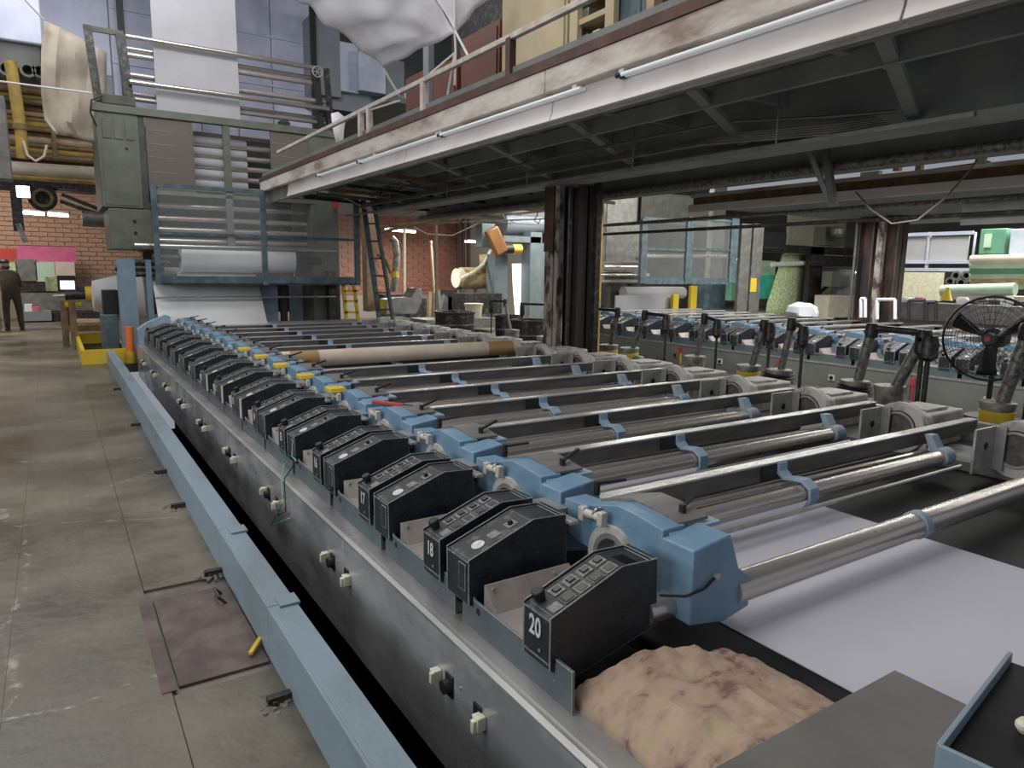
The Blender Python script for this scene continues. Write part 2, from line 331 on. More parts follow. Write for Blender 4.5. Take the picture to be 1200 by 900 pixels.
# slabs around the square cover plate
for (a, b, c, d) in ((.272, .773, -3, 2.80), (.272, .773, 3.86, 13.448)):
    MB().box(a, b, c, d, -.15, 0).build('floor_slab', 'concrete', fl, bevel=.003)
MB().box(.272, .773, 2.80, 3.86, -.15, -.016).build('floor_slab', 'concrete_dark', fl)
MB().box(.777, 14, 13.45, 26.5, -.15, 0).build('floor_slab', 'concrete', fl)
MB().box(14, 31, -3, 26.5, -.15, 0).build('floor_slab', 'concrete_dark', fl)
MB().box(5.75, 9.55, -2, 13.45, -.15, 0).build('floor_slab', 'concrete_dark', fl)
MB().box(.777, 5.75, -3, -2.2, -.15, 0).build('floor_slab', 'concrete_dark', fl)
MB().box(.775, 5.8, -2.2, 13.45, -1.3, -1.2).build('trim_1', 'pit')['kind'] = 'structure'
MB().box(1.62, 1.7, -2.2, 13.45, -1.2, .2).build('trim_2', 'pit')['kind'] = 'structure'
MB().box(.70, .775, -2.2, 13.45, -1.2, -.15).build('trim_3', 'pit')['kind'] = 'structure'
# brick walls: each course is real, single bricks where they can be told apart
def brick_wall(name, x0, x1, y, z0, z1, bl, bh, mt, xa, xb, za, zb):
    s = struct(name, ((x0+x1)/2, y+.1, z0))
    MB().box(x0, x1, y, y+.25, z0, z1).build('backing', 'mortar', s)
    b1 = MB().box(-bl/2+.012, bl/2-.012, 0, .03, .012, bh-.012)
    me = None; cnt = 0; rest = MB(); k = 0; z = za
    while z < zb:
        x = xa+(bl/2 if k % 2 else 0)
        while x < xb-bl*.6:
            if cnt < 300:
                if me is None:
                    o = b1.build('brick', mt, None, smooth=False); me = o.data
                    o.parent = s
                else:
                    o = bpy.data.objects.new('brick', me); COL.objects.link(o); o.parent = s
                o.location = Vector((x+bl/2, y-.015-random.uniform(0, .006), z+bh/2))-Vector(s['org']) - Vector((0, 0, bh/2)); cnt += 1
            else: rest.box(x+.012, x+bl-.012, y-.016, y+.01, z+.012, z+bh-.012)
            x += bl
        z += bh; k += 1
    if rest.v: tag(rest.build('brickwork', mt, s, smooth=False), kind='stuff')
    return s
brick_wall('wall_back_left', -9.5, 3.2, 26.3, 0, 8.5, .42, .14, 'brick_pale', -3.6, 2.4, .95, 4.5)
brick_wall('wall_back', 5.6, 15.5, 22.5, 0, 4.6, .42, .145, 'brick', 7.1, 12.6, .8, 3.4)
MB().box(3.2, 5.6, 26.3, 26.5, 0, 8.5).build('wall_back_2', 'grey_wall')['kind'] = 'structure'
MB().box(15.5, 31, 26.2, 26.4, 0, 6).build('wall_far_right', 'grey_wall')['kind'] = 'structure'
MB().box(31, 31.2, -3, 26.4, 0, 6).build('wall_right', 'grey_wall')['kind'] = 'structure'
MB().box(-9.5, -9.3, -3, 26.5, 0, 8.5).build('wall_left', 'grey_wall')['kind'] = 'structure'
MB().box(-9.5, 31, -3, 26.5, 8.6, 8.8).build('ceiling', 'grey_wall')['kind'] = 'structure'

# ---------------- mezzanine
mz = struct('trim_4', (3.3, 6, 2.97))       # mezzanine deck edge
YE, YN = 13.4, -1.2
for y0, y1 in ((YN, 1.9), (1.9, 4.6), (4.6, 7.3), (7.3, 10.1), (10.1, YE)):
    MB().box(3.25, 3.34, y0+.004, y1-.004, 2.98, 3.155).build('edge_beam', 'peeling', mz, bevel=.01)
    MB().prism([(3.335, 2.98), (3.325, 2.86), (3.30, 2.79), (3.36, 2.785), (3.36, 3.10), (3.335, 3.10)], 'y', y0+.006, min(y1-.006, 11.9)).build('soffit_panel', 'white_paint', mz, bevel=.004)
MB().box(3.24, 3.34, YN, YE, 3.155, 3.225).build('curb', 'brown_curb', mz)
MB().box(3.3, 9.6, YN, YE, 3.225, 3.30).build('deck', 'dark_deck', mz)
MB().box(3.34, 3.40, YN, 11.9, 2.76, 2.786).box(3.36, 3.40, YN, YE, 2.786, 3.22).build('edge_strip', 'girder_edge', mz)
for k in range(12):
    y = .6+k*1.15
    MB().box(3.83, 9.4, y, y+.07, 3.08, 3.225).build('joist', 'girder', mz)
MB().box(5.45, 5.52, YN, YE, 2.76, 3.225).box(5.32, 5.66, YN, YE, 2.72, 2.76).build('girder', 'girder', mz)
MB().box(6.55, 6.6, YN, YE, 2.74, 3.225).build('girder', 'girder', mz)
MB().cyl((6.42, YN, 2.68), (6.42, YE, 2.68), .05, 12).build('pipe', 'pipe_galv', mz)
MB().box(6.45, 6.8, YN, YE, 2.66, 2.72).build('girder_flange', 'girder_edge', mz)
MB().box(4.50, 4.55, YN, YE, 2.96, 3.1).build('stringer', 'girder', mz)
for y in (.9, 2.4, 3.9, 5.4, 6.9, 8.4, 9.9, 11.4):
    MB().bar((3.86, y, 3.12), (5.42, y+.55, 2.82), .09, .05).build('knee_brace', 'girder', mz)
# second mezzanine beyond the aisle
m2 = struct('trim_5', (9.5, 6, 2.7))
MB().box(9.30, 9.38, -1, 8.8, 2.68, 2.80).build('edge_beam', 'white_paint', m2)
MB().box(9.42, 9.5, -1, 8.8, 2.80, 2.93).build('edge_beam', 'pipe_brown', m2)
MB().box(9.34, 9.44, -1, 8.8, 2.93, 2.98).build('edge_beam', 'peeling', m2)
MB().box(9.45, 16, -1, 8.8, 2.78, 2.84).build('deck', 'dark_deck', m2)
MB().box(9.8, 9.86, -1, 4.6, 2.30, 2.62).build('girder', 'girder', m2)
MB().cyl((9.7, -1, 2.60), (9.7, 12, 2.60), .035, 10).build('pipe', 'pipe_galv', m2)
MB().cyl((9.7, -1, 2.42), (9.7, 12, 2.42), .03, 10).build('pipe', 'black_oily', m2)
# handrail on the mezzanine edge
hr = thing('handrail', (3.30, 6, 3.225), 'whitish painted wooden handrail along the edge of the upper deck', 'railing')
MB().bar((3.30, -1, 3.535), (3.30, 12.3, 3.535), .05, .045).build('rail', 'wood_rail', hr, bevel=.004)
for px, mt in ((598, 'brown_curb'), (497, 'wood_rail'), (433, 'wood_rail'), (423, 'wood_rail')):
    y = at(px, 90 if px > 550 else 140, 0, 3.30).y
    MB().box(3.27, 3.33, y-.035, y+.035, 3.2, 3.53).build('post', mt, hr)
# ---------------- fluorescent fixtures under the soffit
for i, px in enumerate((725, 515, 420, 372)):
    p = at(px, {725: 86, 515: 140, 420: 174, 372: 190}[px], 0, 3.29); y1 = p.y; z = 2.945
    t = thing('strip_light', (3.30, y1-1.2, 2.98), ['tube strip light under the upper deck edge, nearest the camera', 'tube strip light under the upper deck edge, second from the camera', 'tube strip light under the upper deck edge, third from the camera', 'tube strip light under the upper deck edge, at its far end'][i], 'light', 'strip lights under the deck edge')
    y0 = max(y1-2.3, -1)
    for yy in (y0+.1, y1-.08): MB().box(3.262, 3.33, yy, yy+.05, 2.95, 2.985).build('bracket', 'white_paint', t)
    for x in (3.272, 3.31):
        q = MB().cyl((x, y0+.06, z), (x, y1-.05, z), .013, 10).build('lamp_tube', 'lamp_dim', t)
        MB().cyl((x, y1-.05, z), (x, y1+.0, z), .0165, 10).build('lamp_cap', 'black', q)
# ---------------- columns
c1 = struct('trim_6', (5.7, 7.3, 0))
def ibeam(mb, x, y, w, d, z0, z1, t=.025):
    mb.box(x-w/2, x+w/2, y-d/2, y-d/2+t, z0, z1).box(x-w/2, x+w/2, y+d/2-t, y+d/2, z0, z1).box(x-t/2, x+t/2, y-d/2, y+d/2, z0, z1); return mb
cb = at(676, 300, 0, 5.75)
ibeam(MB(), 5.75, cb.y-.06, .3, .3, 0, 2.72).build('column', 'rust_column', c1)
MB().box(5.45, 5.6, cb.y+.12, cb.y+.30, 0, 2.72).build('downpipe', 'peel_column', c1)
MB().box(5.44, 5.61, cb.y+.11, cb.y+.31, 1.9, 2.72).build('upper_cladding', 'brown_curb', c1)
MB().box(5.46, 5.54, cb.y+.02, cb.y+.10, 0, 2.75).build('side_plate', 'peel_column', c1)
MB().box(5.80, 5.88, cb.y-.32, cb.y-.25, 0, 2.75).build('side_plate', 'black_oily', c1)
MB().cyl((5.5, cb.y-.16, .4), (5.5, cb.y-.16, 2.7), .03, 10).build('conduit', 'black_oily', c1)
c2 = struct('trim_7', (13.6, 6.5, 0))
for px in (1018, 1046):
    p = at(px, 310, 0, 13.6); ibeam(MB(), 13.6, p.y, .34, .3, 0, 2.8).build('column', 'rust_column', c2)
p = at(1030, 310, 0, 13.4)
MB().box(13.3, 13.42, p.y-.08, p.y+.03, 0, 2.8).build('side_plate', 'peel_column', c2)
p = at(1001, 310, 0, 13.6); MB().cyl((13.6, p.y, 0), (13.6, p.y, 2.8), .03, 10).build('conduit', 'pipe_grey', c2)
# hanging bracket under the girder
hb = thing('hanging_bracket', tuple(at(970, 240, 0, 6.3)), 'dark V-shaped steel bracket hanging under the deck girder', 'bracket')
MB().bar(at(966, 168, 0, 6.3), at(977, 242, 0, 6.3), .05, .07).build('strut', 'pipe_grey', hb)
MB().bar(at(948, 175, 0, 6.3), at(974, 240, 0, 6.3), .03, .05).build('strut', 'girder', hb)
# conduits looping under the deck
cd = thing('conduit_bundle', (5.2, 4, 2.8), 'bundle of grey conduits bending under the deck beside the girder', 'pipes')
for k in range(5):
    z = 2.82-.03*k; z = 2.86-.018*k; pts = [V(5.06-.02*k, YE-.3, z)]+[V(5.06-.02*k, y, z) for y in (9, 6, 4.6)]+[V(5.10, 4.2, z-.01), V(5.22, 3.8, z-.02), V(5.36, 3.5, z-.02), V(5.46, 3.25-.03*k, z)]
    MB().tube(pts, .011, 6).build('conduit', 'pipe_grey', cd)
MB().tube([V(4.8, 12, 2.9), V(4.8, 5, 2.9), V(4.95, 4.2, 2.92), V(5.3, 3.6, 2.90), V(5.46, 3.1, 2.88)], .014, 6).build('conduit', 'pipe_grey', cd)

# ============================================================ BARRIER BEAM, PIT, FLOOR ITEMS
bb = thing('barrier_beam', (.715, 6, 0), 'long pale blue steel kerb beam on the floor beside the pit', 'beam')
cuts = [-.9, 1.35, 2.88, 3.93, 6.3, 9.6, 13.42]
for a, b in zip(cuts, cuts[1:]):
    MB().box(.655, .668, a+.003, b-.003, 0, .232).box(.668, .775, a+.003, b-.003, .218, .232).box(.763, .775, a+.003, b-.003, .05, .218).build('beam_section', 'beam_blue', bb, bevel=.002)
for y in (2.89, 3.86):
    MB().box(.70, .785, y-.05, y+.05, .232, .244).build('joint_plate', 'beam_blue', bb, bevel=.002)
for i, (y, w_) in enumerate(((2.55, .1), (3.88, .12), (5.15, .08), (6.1, .08), (8.1, .07), (10.6, .07))):
    t = thing('anchor_bracket', (.60, y, 0), 'small black anchor bracket on rough grout at the kerb beam, %s the camera' % ['nearest', 'second from', 'third from', 'fourth from', 'fifth from', 'farthest from'][i], 'bracket', 'anchor brackets at the kerb beam')
    MB().box(.565, .655, y-.018, y+.018, 0, .03).box(.58, .60, y-.03, y+.03, .0, .018).build('bracket', 'black_oily', t, bevel=.003)
    g = MB(); 
    for k in range(26): 
        a = random.uniform(0, 6.28); r_ = random.uniform(.01, .085); g.lathe((.585+cos(a)*r_*.8, y+sin(a)*r_, 0), [(.012, 0), (.009, .006*random.random()+.003)], 6)
    tag(g.build('grout', 'concrete_dark', t), kind='stuff')
cv = thing('pit_cover', (.46, 3.3, -.016), 'dark brown steel cover plate set in the floor by the kerb beam', 'cover plate')
MB().box(.30, .65, 2.86, 3.72, -.014, -.002).build('plate', 'plate_rust', cv, bevel=.001)
MB().box(.235, .29, 2.83, 3.76, -.0, .003).build('edge_strip', 'plate_rust', cv)
h = MB().tube([V(.60, 3.50, 0), V(.57, 3.50, .035), V(.57, 3.62, .035), V(.60, 3.62, 0)], .008, 8).build('handle', 'black_oily', cv)
h = MB().bar((.59, 2.93, .015), (.655, 3.03, .02), .02, .016).build('handle', 'yellow', cv, bevel=.003, label='yellow taped handle')
t = MB().box(-.30, -.21, 2.12, 2.20, 0, .16).box(-.35, -.29, 2.1, 2.22, .0, .155)
tag(t.build('floor_box', 'green_dark', bevel=.008), 'dark box corner standing on the floor at the lower left picture edge', 'box')

# ============================================================ THE PRINTING MACHINE
P = .725; Y0 = 1.57; NU = 16
bed = thing('machine_side_cabinet', (1.1, 7, -.2), 'long stainless side cabinet under the row of black consoles', 'machine side')
table = thing('printing_table', (3.3, 7, .25), 'long black printing belt table under the rollers', 'printing table')
rside = thing('machine_right_frame', (5.3, 7, .2), 'grey frame with light rail along the right side of the machine', 'machine frame')
ys = [-.6, 3.2, 5.84, 8.48, 11.12, 13.3]
for a, b in zip(ys, ys[1:]):
    MB().box(1.10, 1.125, a+.002, b-.002, -.2, .335).build('side_panel', 'steel_panel', bed, bevel=.002)
    MB().prism([(1.098, .335), (1.098, .345), (1.118, .351), (1.122, .345), (1.135, .345), (1.139, .353), (1.26, .353), (1.26, .335)], 'y', a+.001, b-.001).build('top_rail', 'steel_top', bed)
MB().box(1.26, 1.62, 1.46, 13.3, .25, .34).build('inner_shelf', 'belt', bed)
MB().box(1.26, 1.285, -.5, 13.3, -.2, .34).build('inner_wall', 'belt', bed)
MB().box(1.64, 4.92, -.3, 13.25, .25, .40).build('belt', 'belt', table, bevel=.02)
MB().box(4.92, 5.62, -.3, 13.3, .2, .455).build('right_frame', 'pipe_grey', rside)
MB().box(5.60, 5.66, -.3, 13.3, .2, .60).build('right_rail', 'steel_light', rside, bevel=.004)
MB().prism([(13.02, .25), (13.02, .47), (13.12, .62), (13.28, .66), (13.3, .25)], 'x', 1.9, 4.95).build('end_ramp', 'steel_top', table)
MB().prism([(1.12, -.2), (1.12, .60), (1.25, .70), (1.55, .83), (1.62, .80), (1.62, .3), (1.3, .25), (1.3, -.2)], 'y', 13.12, 13.3).build('end_plate', 'blue_pale', bed, label='blue-grey end plate')
# connectors on the side panel: copies of one socket pair
ck = [1.846, 3.12, 4.40, 5.64, 6.9, 8.14, 9.40, 10.7, 12.0]
pa = thing('connector_pair', (1.1, ck[0], .16), 'x', 'connector', 'connector pairs on the side panel')
pl = MB().box(1.066, 1.10, ck[0]-.028, ck[0]+.012, .135, .185).box(1.052, 1.072, ck[0]-.022, ck[0]-.002, .132, .178).build('white_plug', 'plastic_cream', pa, bevel=.003)
MB().box(1.092, 1.10, ck[0]+.0, ck[0]+.05, .125, .20).box(1.078, 1.094, ck[0]+.015, ck[0]+.04, .125, .155).build('socket', 'black', pa, bevel=.002)
MB().box(1.092, 1.10, ck[0]+.20, ck[0]+.255, .12, .205).build('socket', 'black', pa, bevel=.002)
MB().cyl((1.10, ck[0]+.228, .162), (1.068, ck[0]+.228, .162), .026, 14).build('socket_cap', 'black', pa)
MB().cyl((1.10, ck[0]+.15, .192), (1.095, ck[0]+.15, .192), .006, 8).build('screw', 'steel_light', pa)
MB().box(1.066, 1.10, ck[0]+.292, ck[0]+.328, .14, .188).box(1.054, 1.072, ck[0]+.292, ck[0]+.31, .142, .185).build('white_plug', 'plastic_cream', pa, bevel=.003)
tr = cache(pa)
for i, y in enumerate(ck):
    o = pa if i == 0 else dup(tr, (1.1, y, .16))
    o['label'] = 'pair of cream plugs in black sockets on the stainless side panel, %s the camera' % (ORD[i] if i < 8 else 'farthest from') .replace('nearest', 'nearest')
# ---- base plates + consoles (one control console per printing unit)
def console(i):
    y = Y0; pre = (1.17, y, .35)
    t = thing('control_console', pre, 'x', 'control console', 'control consoles along the machine')
    # base front plate with tray
    MB().prism([(y-.09, .353), (y-.085, .49), (y+.03, .49), (y+.16, .472), (y+.49, .472), (y+.51, .50), (y+.56, .505), (y+.575, .49), (y+.575, .353)], 'x', 1.19, 1.2).build('base_plate', 'base_green', t, bevel=.001)
    MB().box(1.2, 1.62, y+.17, y+.44, .462, .468).prism([(y+.36, .468), (y+.44, .545), (y+.444, .545), (y+.444, .468)], 'x', 1.205, 1.58).build('tray', 'tray_beige', t)
    for xx in (1.23, 1.5): MB().cyl((xx, y+.425, .532), (xx, y+.415, .536), .006, 8).build('screw', 'steel_light', t)
    MB().cyl((1.1995, y+.46, .44), (1.189, y+.46, .44), .014, 12).build('hole', 'black', t)
    MB().box(1.182, 1.19, y-.005, y+.035, .478, .49).build('hook', 'black', t)
    return t
PROF = [(1.172, .452), (1.172, .612), (1.454, .716), (1.603, .709), (1.612, .49), (1.275, .405)]
SID = [(1.172, .452), (1.170, .624), (1.452, .728), (1.604, .720), (1.614, .484), (1.274, .403)]
def topz(x): return .612+(x-1.172)*(.104/.282) if x < 1.454 else .716-(x-1.454)*.045
def slab_on_top(mb, x0, x1, y0, y1, h, off=0):
    z0, z1 = topz(x0)+off, topz(x1)+off
    p = [(x0, y0, z0), (x0, y1, z0), (x1, y0, z1), (x1, y1, z1), (x0, y0, z0+h), (x0, y1, z0+h), (x1, y0, z1+h), (x1, y1, z1+h)]
    return mb.add(p, [(0, 1, 3, 2), (4, 6, 7, 5), (0, 4, 5, 1), (2, 3, 7, 6), (0, 2, 6, 4), (1, 5, 7, 3)])
def box_case(t, ya, yb, nm):
    b = MB().prism(PROF, 'y', ya+.004, yb-.004).prism(SID, 'y', ya, ya+.005).prism(SID, 'y', yb-.005, yb).box(1.585, 1.606, ya+.004, yb-.004, .66, .722)
    return b.build(nm, 'console_black', t, bevel=.0015)
def numbered(t, y):
    ya, yb = y, y+.148
    c = box_case(t, ya, yb, 'numbered_case')
    slab_on_top(MB(), 1.19, 1.452, ya+.008, yb-.008, .0012).build('top_panel', 'console_dust', t)
    for r_ in range(4):
        for c_ in range(2):
            x = 1.245+.055*r_; yy = ya+.022+.058*c_
            o = slab_on_top(MB(), x, x+.043, yy, yy+.045, .005).build('button_frame', 'button_grey' if c_ == 1 or r_ % 2 else 'console_dust', t)
            if c_ == 1: slab_on_top(MB(), x+.010, x+.033, yy+.011, yy+.034, .011).build('button', 'button', o)
            else: slab_on_top(MB(), x+.007, x+.036, yy+.007, yy+.038, .007).build('button', 'button', o)
    slab_on_top(MB(), 1.20, 1.236, ya+.022, ya+.062, .004).build('button_frame', 'button_grey', t)
    zz = topz(1.215); d = Vector((-.35, 0, .94))
    MB().lathe((1.213, yb-.035, zz), [(.017, 0), (.017, .014), (.021, .016), (.021, .036), (.018, .039)], 16, d).build('knob', 'black', t)
    MB().box(1.172-.002, 1.172, ya+.008, yb-.010, .47, .475).cyl((1.17, ya+.05, .50), (1.166, ya+.05, .50), .006, 8).build('trim_strip', 'button_grey', t)
def plain(t, y):
    ya, yb = y+.497, y+.667
    box_case(t, ya, yb, 'plain_case')
    slab_on_top(MB(), 1.185, 1.452, ya+.008, yb-.008, .0012).build('top_panel', 'console_dust', t)
    z = topz(1.255); MB().lathe((1.25, ya+.07, z), [(.026, 0), (.026, .0035), (.022, .004)], 20, Vector((-.35, 0, .94))).build('oval_label', 'white_label', t)
    for x in (1.30, 1.375):
        slab_on_top(MB(), x, x+.04, ya+.05, ya+.095, .004).build('button_frame', 'button_grey', t)
        if x > 1.35: MB().lathe((x+.02, ya+.072, topz(x+.02)), [(.012, 0), (.009, .02)], 10, Vector((-.35, 0, .94))).build('toggle', 'black', t)
    MB().box(1.167, 1.172, ya+.02, ya+.07, .50, .60).build('front_plate', 'console_black', t, bevel=.001)
    # shaft behind
    return
c20 = console(0); numbered(c20, Y0)
slab_on_top(MB(), 1.49, 1.54, Y0+.03, Y0+.10, .001).build('opening', 'pit', c20)
full = console(1); numbered(full, Y0)
ypl = Y0-P   # plain box stands towards the camera, on the previous base
plain(full, ypl)
bpy.context.view_layer.update(); ftree = cache(full)
def front_mw(y, z): return Matrix.Translation(Vector((1.169, y, z))) @ Matrix(((0, 0, -1, 0), (-1, 0, 0, 0), (0, 1, 0, 0), (0, 0, 0, 1)))
c20['label'] = 'black control console numbered 20, nearest the camera, with a single box'
text_mesh('20', .088, 'white_label', c20, front_mw(Y0+.078, .565), 'number')
units = [c20]
for i in range(1, NU):
    o = full if i == 1 else dup(ftree, (1.17, Y0+P*i, .35))
    if i == 1: o.location = (1.17, Y0+P, .35)
    o['label'] = ('black double control console numbered %d' % (19-i)) + (', %s the camera' % ORD[i] if i < 15 else ', farthest from the camera')
    units.append(o)
for i in range(1, NU):
    o = units[i]; o['org'] = (1.17, Y0, .35)
    text_mesh(str(19-i), .078, 'white_label', o, front_mw(Y0+.078, .56), 'number')
    if i in (6, 7, 8):
        MB().box(1.163, 1.1695, Y0-.228, Y0-.19, .47, .62).build('tape', 'plastic_cream', o, label='cream tape down the front corner')
        slab_on_top(MB(), 1.175, 1.29, Y0-.228, Y0-.19, .003).build('tape', 'plastic_cream', o, label='cream tape along the top edge')
# ---- blue heads, left end of each unit
def head():
    y = Y0
    t = thing('roller_stand', (1.85, y+.3, .40), 'x', 'machine head', 'blue heads at the left ends of the rollers')
    # arched side plate
    arch = [(y+.068, .49), (y+.068, .777), (y+.19, .792), (y+.30, .796), (y+.42, .765), (y+.50, .74), (y+.62, .735), (y+.62, .60), (y+.52, .58)]+[(y+.31+.125*cos(a_*pi/8), .575+.115*sin(a_*pi/8)) for a_ in range(0, 9)]+[(y+.185, .49)]
    MB().prism(arch, 'x', 1.691, 1.80).build('arch_plate', 'blue_paint', t, bevel=.003)
    MB().prism([(1.69, .49), (1.69, .752), (1.87, .775), (1.925, .64), (1.985, .60), (1.99, .485), (1.86, .46)], 'y', y-.075, y+.07).build('front_block', 'blue_paint', t, bevel=.006)
    MB().prism([(y+.08, .772), (y+.08, .782), (y+.2, .80), (y+.32, .804), (y+.50, .748), (y+.50, .74), (y+.31, .796), (y+.2, .792)], 'x', 1.78, 1.93).build('top_cover', 'bar_dark', t)
    MB().box(1.72, 1.98, y+.06, y+.24, .745, .762).build('top_plate', 'blue_pale', t, bevel=.004)
    MB().box(1.60, 1.74, y+.60, y+.76, .676, .70).build('end_plate', 'steel_top', t, bevel=.003)
    MB().box(1.60, 1.64, y+.46, y+.60, .684, .70).build('end_plate', 'steel_light', t, bevel=.003)
    MB().ring((1.70, y+.31, .58), 'x', .105, .135, .05).build('screen_ring', 'casting', t)
    MB().ring((1.72, y+.31, .58), 'x', .085, .105, .09).build('inner_ring', 'steel_top', t)
    MB().cyl((1.58, y+.03, .525), (1.72, y+.03, .525), .048, 22).build('shaft', 'chrome', t)
    MB().cyl((1.655, y+.44, .735), (1.655, y+.34, .74), .016, 12).box(1.64, 1.67, y+.44, y+.47, .70, .755).box(1.64, 1.67, y+.33, y+.36, .71, .765).build('coupling', 'casting', t, bevel=.004)
    MB().cyl((1.67, y+.39, .738), (1.67, y+.38, .738), .03, 12).build('knurled_nut', 'chrome', t)
    for (yy, r_, dx, dy) in ((y+.14, .78, .13, .05), (y+.62, .74, .09, -.08)):
        l = MB().cyl((1.86, yy, r_-.02), (1.86, yy, r_+.04), .014, 10).build('clamp_lever', 'black', t)
        MB().bar((1.86, yy, r_+.03), (1.86+dx, yy+dy, r_+.055), .014, .012).build('lever_arm', 'black', l)
    MB().tube([V(1.60, y-.02, .60), V(1.67, y-.07, .60), V(1.74, y-.085, .615), V(1.80, y-.08, .64)], .005, 6).build('hose', 'black', t)
    MB().cyl((1.80, y-.09, .645), (1.80, y-.07, .645), .012, 8).build('fitting', 'steel_light', t)
    return t
hd = head(); ht = cache(hd)
for i in range(NU):
    o = hd if i == 0 else dup(ht, (1.85, Y0+.3+P*i, .40))
    o['label'] = 'blue arched machine head at the left end of the rollers, %s the camera' % (ORD[i] if i < 15 else 'farthest from')
# yellow covers lying on several coupling spots
for k, i in enumerate((4, 5, 6, 7, 8)):
    y = Y0+P*i+.42
    tag(MB().prism([(y-.06, .765), (y-.05, .80), (y+.06, .80), (y+.08, .765)], 'x', 1.60, 1.72).build('yellow_cup', 'yellow', bevel=.006), 'yellow cap on a blue head, %s of the five' % ('nearest', 'second nearest', 'middle one', 'second farthest', 'farthest')[k], 'cap', 'yellow caps on the heads')
t = thing('pliers', (1.74, Y0+P*3+.24, .8), 'red and black tool lying on the blue head behind console 16', 'tool')
MB().bar((1.66, Y0+P*3+.44, .81), (1.80, Y0+P*3+.28, .80), .035, .02).build('grip', 'red', t, bevel=.004)
MB().bar((1.80, Y0+P*3+.28, .80), (1.87, Y0+P*3+.20, .79), .02, .015).build('jaw', 'black', t)
# ---- cross bars
def crossbar():
    y = Y0+.665
    t = thing('cross_bar', (3.4, y, .60), 'x', 'cross bar', 'cross bars over the printing belt')
    MB().box(1.66, 5.32, y-.003, y+.068, .668, .678).build('top_flange', 'bar_steel', t, bevel=.002)  # lighter top: the light on the bar is put into its colour
    MB().box(1.66, 5.32, y+.003, y+.012, .585, .668).box(1.66, 5.32, y+.057, y+.065, .618, .668).build('bar', 'bar_web_shade', t)
    s = MB().prism([(y, .672), (y-.004, .615), (y-.05, .590), (y-.10, .600), (y-.15, .603), (y-.193, .575), (y-.198, .53), (y-.175, .482), (y-.188, .476), (y-.212, .525), (y-.207, .583), (y-.155, .618), (y-.10, .614), (y-.05, .606), (y-.018, .63), (y-.014, .672)], 'x', 3.12, 3.19).build('blue_strap', 'blue_pale', t, label='pale blue hanging strap')
    MB().box(3.0, 3.13, y-.006, y+.003, .59, .668).build('dark_window', 'black', t)
    return t
cb_ = crossbar(); ct = cache(cb_)
for i in range(NU-1):
    o = cb_ if i == 0 else dup(ct, (3.4, Y0+.665+P*i, .60))
    o['label'] = 'flat steel cross bar with blue strap, %s the camera' % (ORD[i] if i < 14 else 'farthest from')
def tubes():
    y = Y0+.52
    t = thing('squeegee_tube', (3.3, y, .45), 'x', 'roller', 'steel tubes between the cross bars')
    MB().cyl((1.80, y, .545), (4.55, y, .545), .045, 20).build('tube', 'roller_steel', t)
    MB().cyl((1.80, y+.115, .565), (4.6, y+.095, .56), .016, 10).build('rod', 'roller_steel', t)
    MB().cyl((1.80, y-.09, .50), (4.6, y-.09, .50), .012, 8).build('rod', 'steel_light', t)
    k = MB().lathe((4.50, y, .545), [(.048, 0), (.058, .01), (.058, .11), (.05, .12)], 18, (1, 0, 0)).prism([(y+.01, .59), (y+.06, .67), (y+.10, .67), (y+.06, .57)], 'x', 4.52, 4.60).build('end_yoke', 'blue_pale', t, label='pale blue end yoke')
    return t
tb = tubes(); tt = cache(tb)
for i in range(NU-1):
    o = tb if i == 0 else dup(tt, (3.3, Y0+.52+P*i, .45))
    o['label'] = 'shiny steel tube under cross bar, %s the camera' % (ORD[i] if i < 14 else 'farthest from')
for i in range(NU-1):     # dark flat beams beside each bar
    if i == 0: continue
    y = Y0+P*i+.23
    tag(MB().box(1.80, 4.7, y-.09, y+.13, .46, .475).box(1.80, 4.7, y+.12, y+.13, .475, .51).cyl((1.8, y-.05, .50), (4.7, y-.05, .50), .022, 12).build('magnet_beam', 'bar_dark', bevel=.003), 'dark flat beam close above the belt in front of cross bar, %s the camera' % (ORD[i-1] if i < 14 else 'farthest from'), 'beam', 'flat beams above the belt')
t = thing('front_roller', (3.3, 1.535, .48), 'thick shiny steel roller nearest the camera above the white web', 'roller')
MB().cyl((1.93, 1.535, .545), (4.7, 1.535, .545), .056, 28).build('tube', 'roller_steel', t)
MB().lathe((3.16, 1.535, .545), [(.057, 0), (.063, .003), (.063, .05), (.057, .053)], 28, (1, 0, 0)).build('collar', 'beam_blue', t, label='blue collar')
# roll with cardboard tube
yr = at(470, 412, 2, .74).y
t = thing('cardboard_roll', (3.5, yr, .62), 'long tan cardboard covered roll lying across the machine', 'roll')
xa = at(332, 420, 1, yr).x; xb = at(606, 408, 1, yr).x
MB().cyl((xa, yr, .72), (xb, yr, .72), .085, 28).build('core', 'tube_card', t)
for a, b in ((xa+.06, xa+.35), (xb-.45, xb-.10)): MB().cyl((a, yr, .72), (b, yr, .72), .0865, 28).build('tape_band', 'tape_brown', t, label='brown tape band')
MB().ring((xa-.004, yr, .72), 'x', .06, .086, .02).build('rim', 'plastic_cream', t)
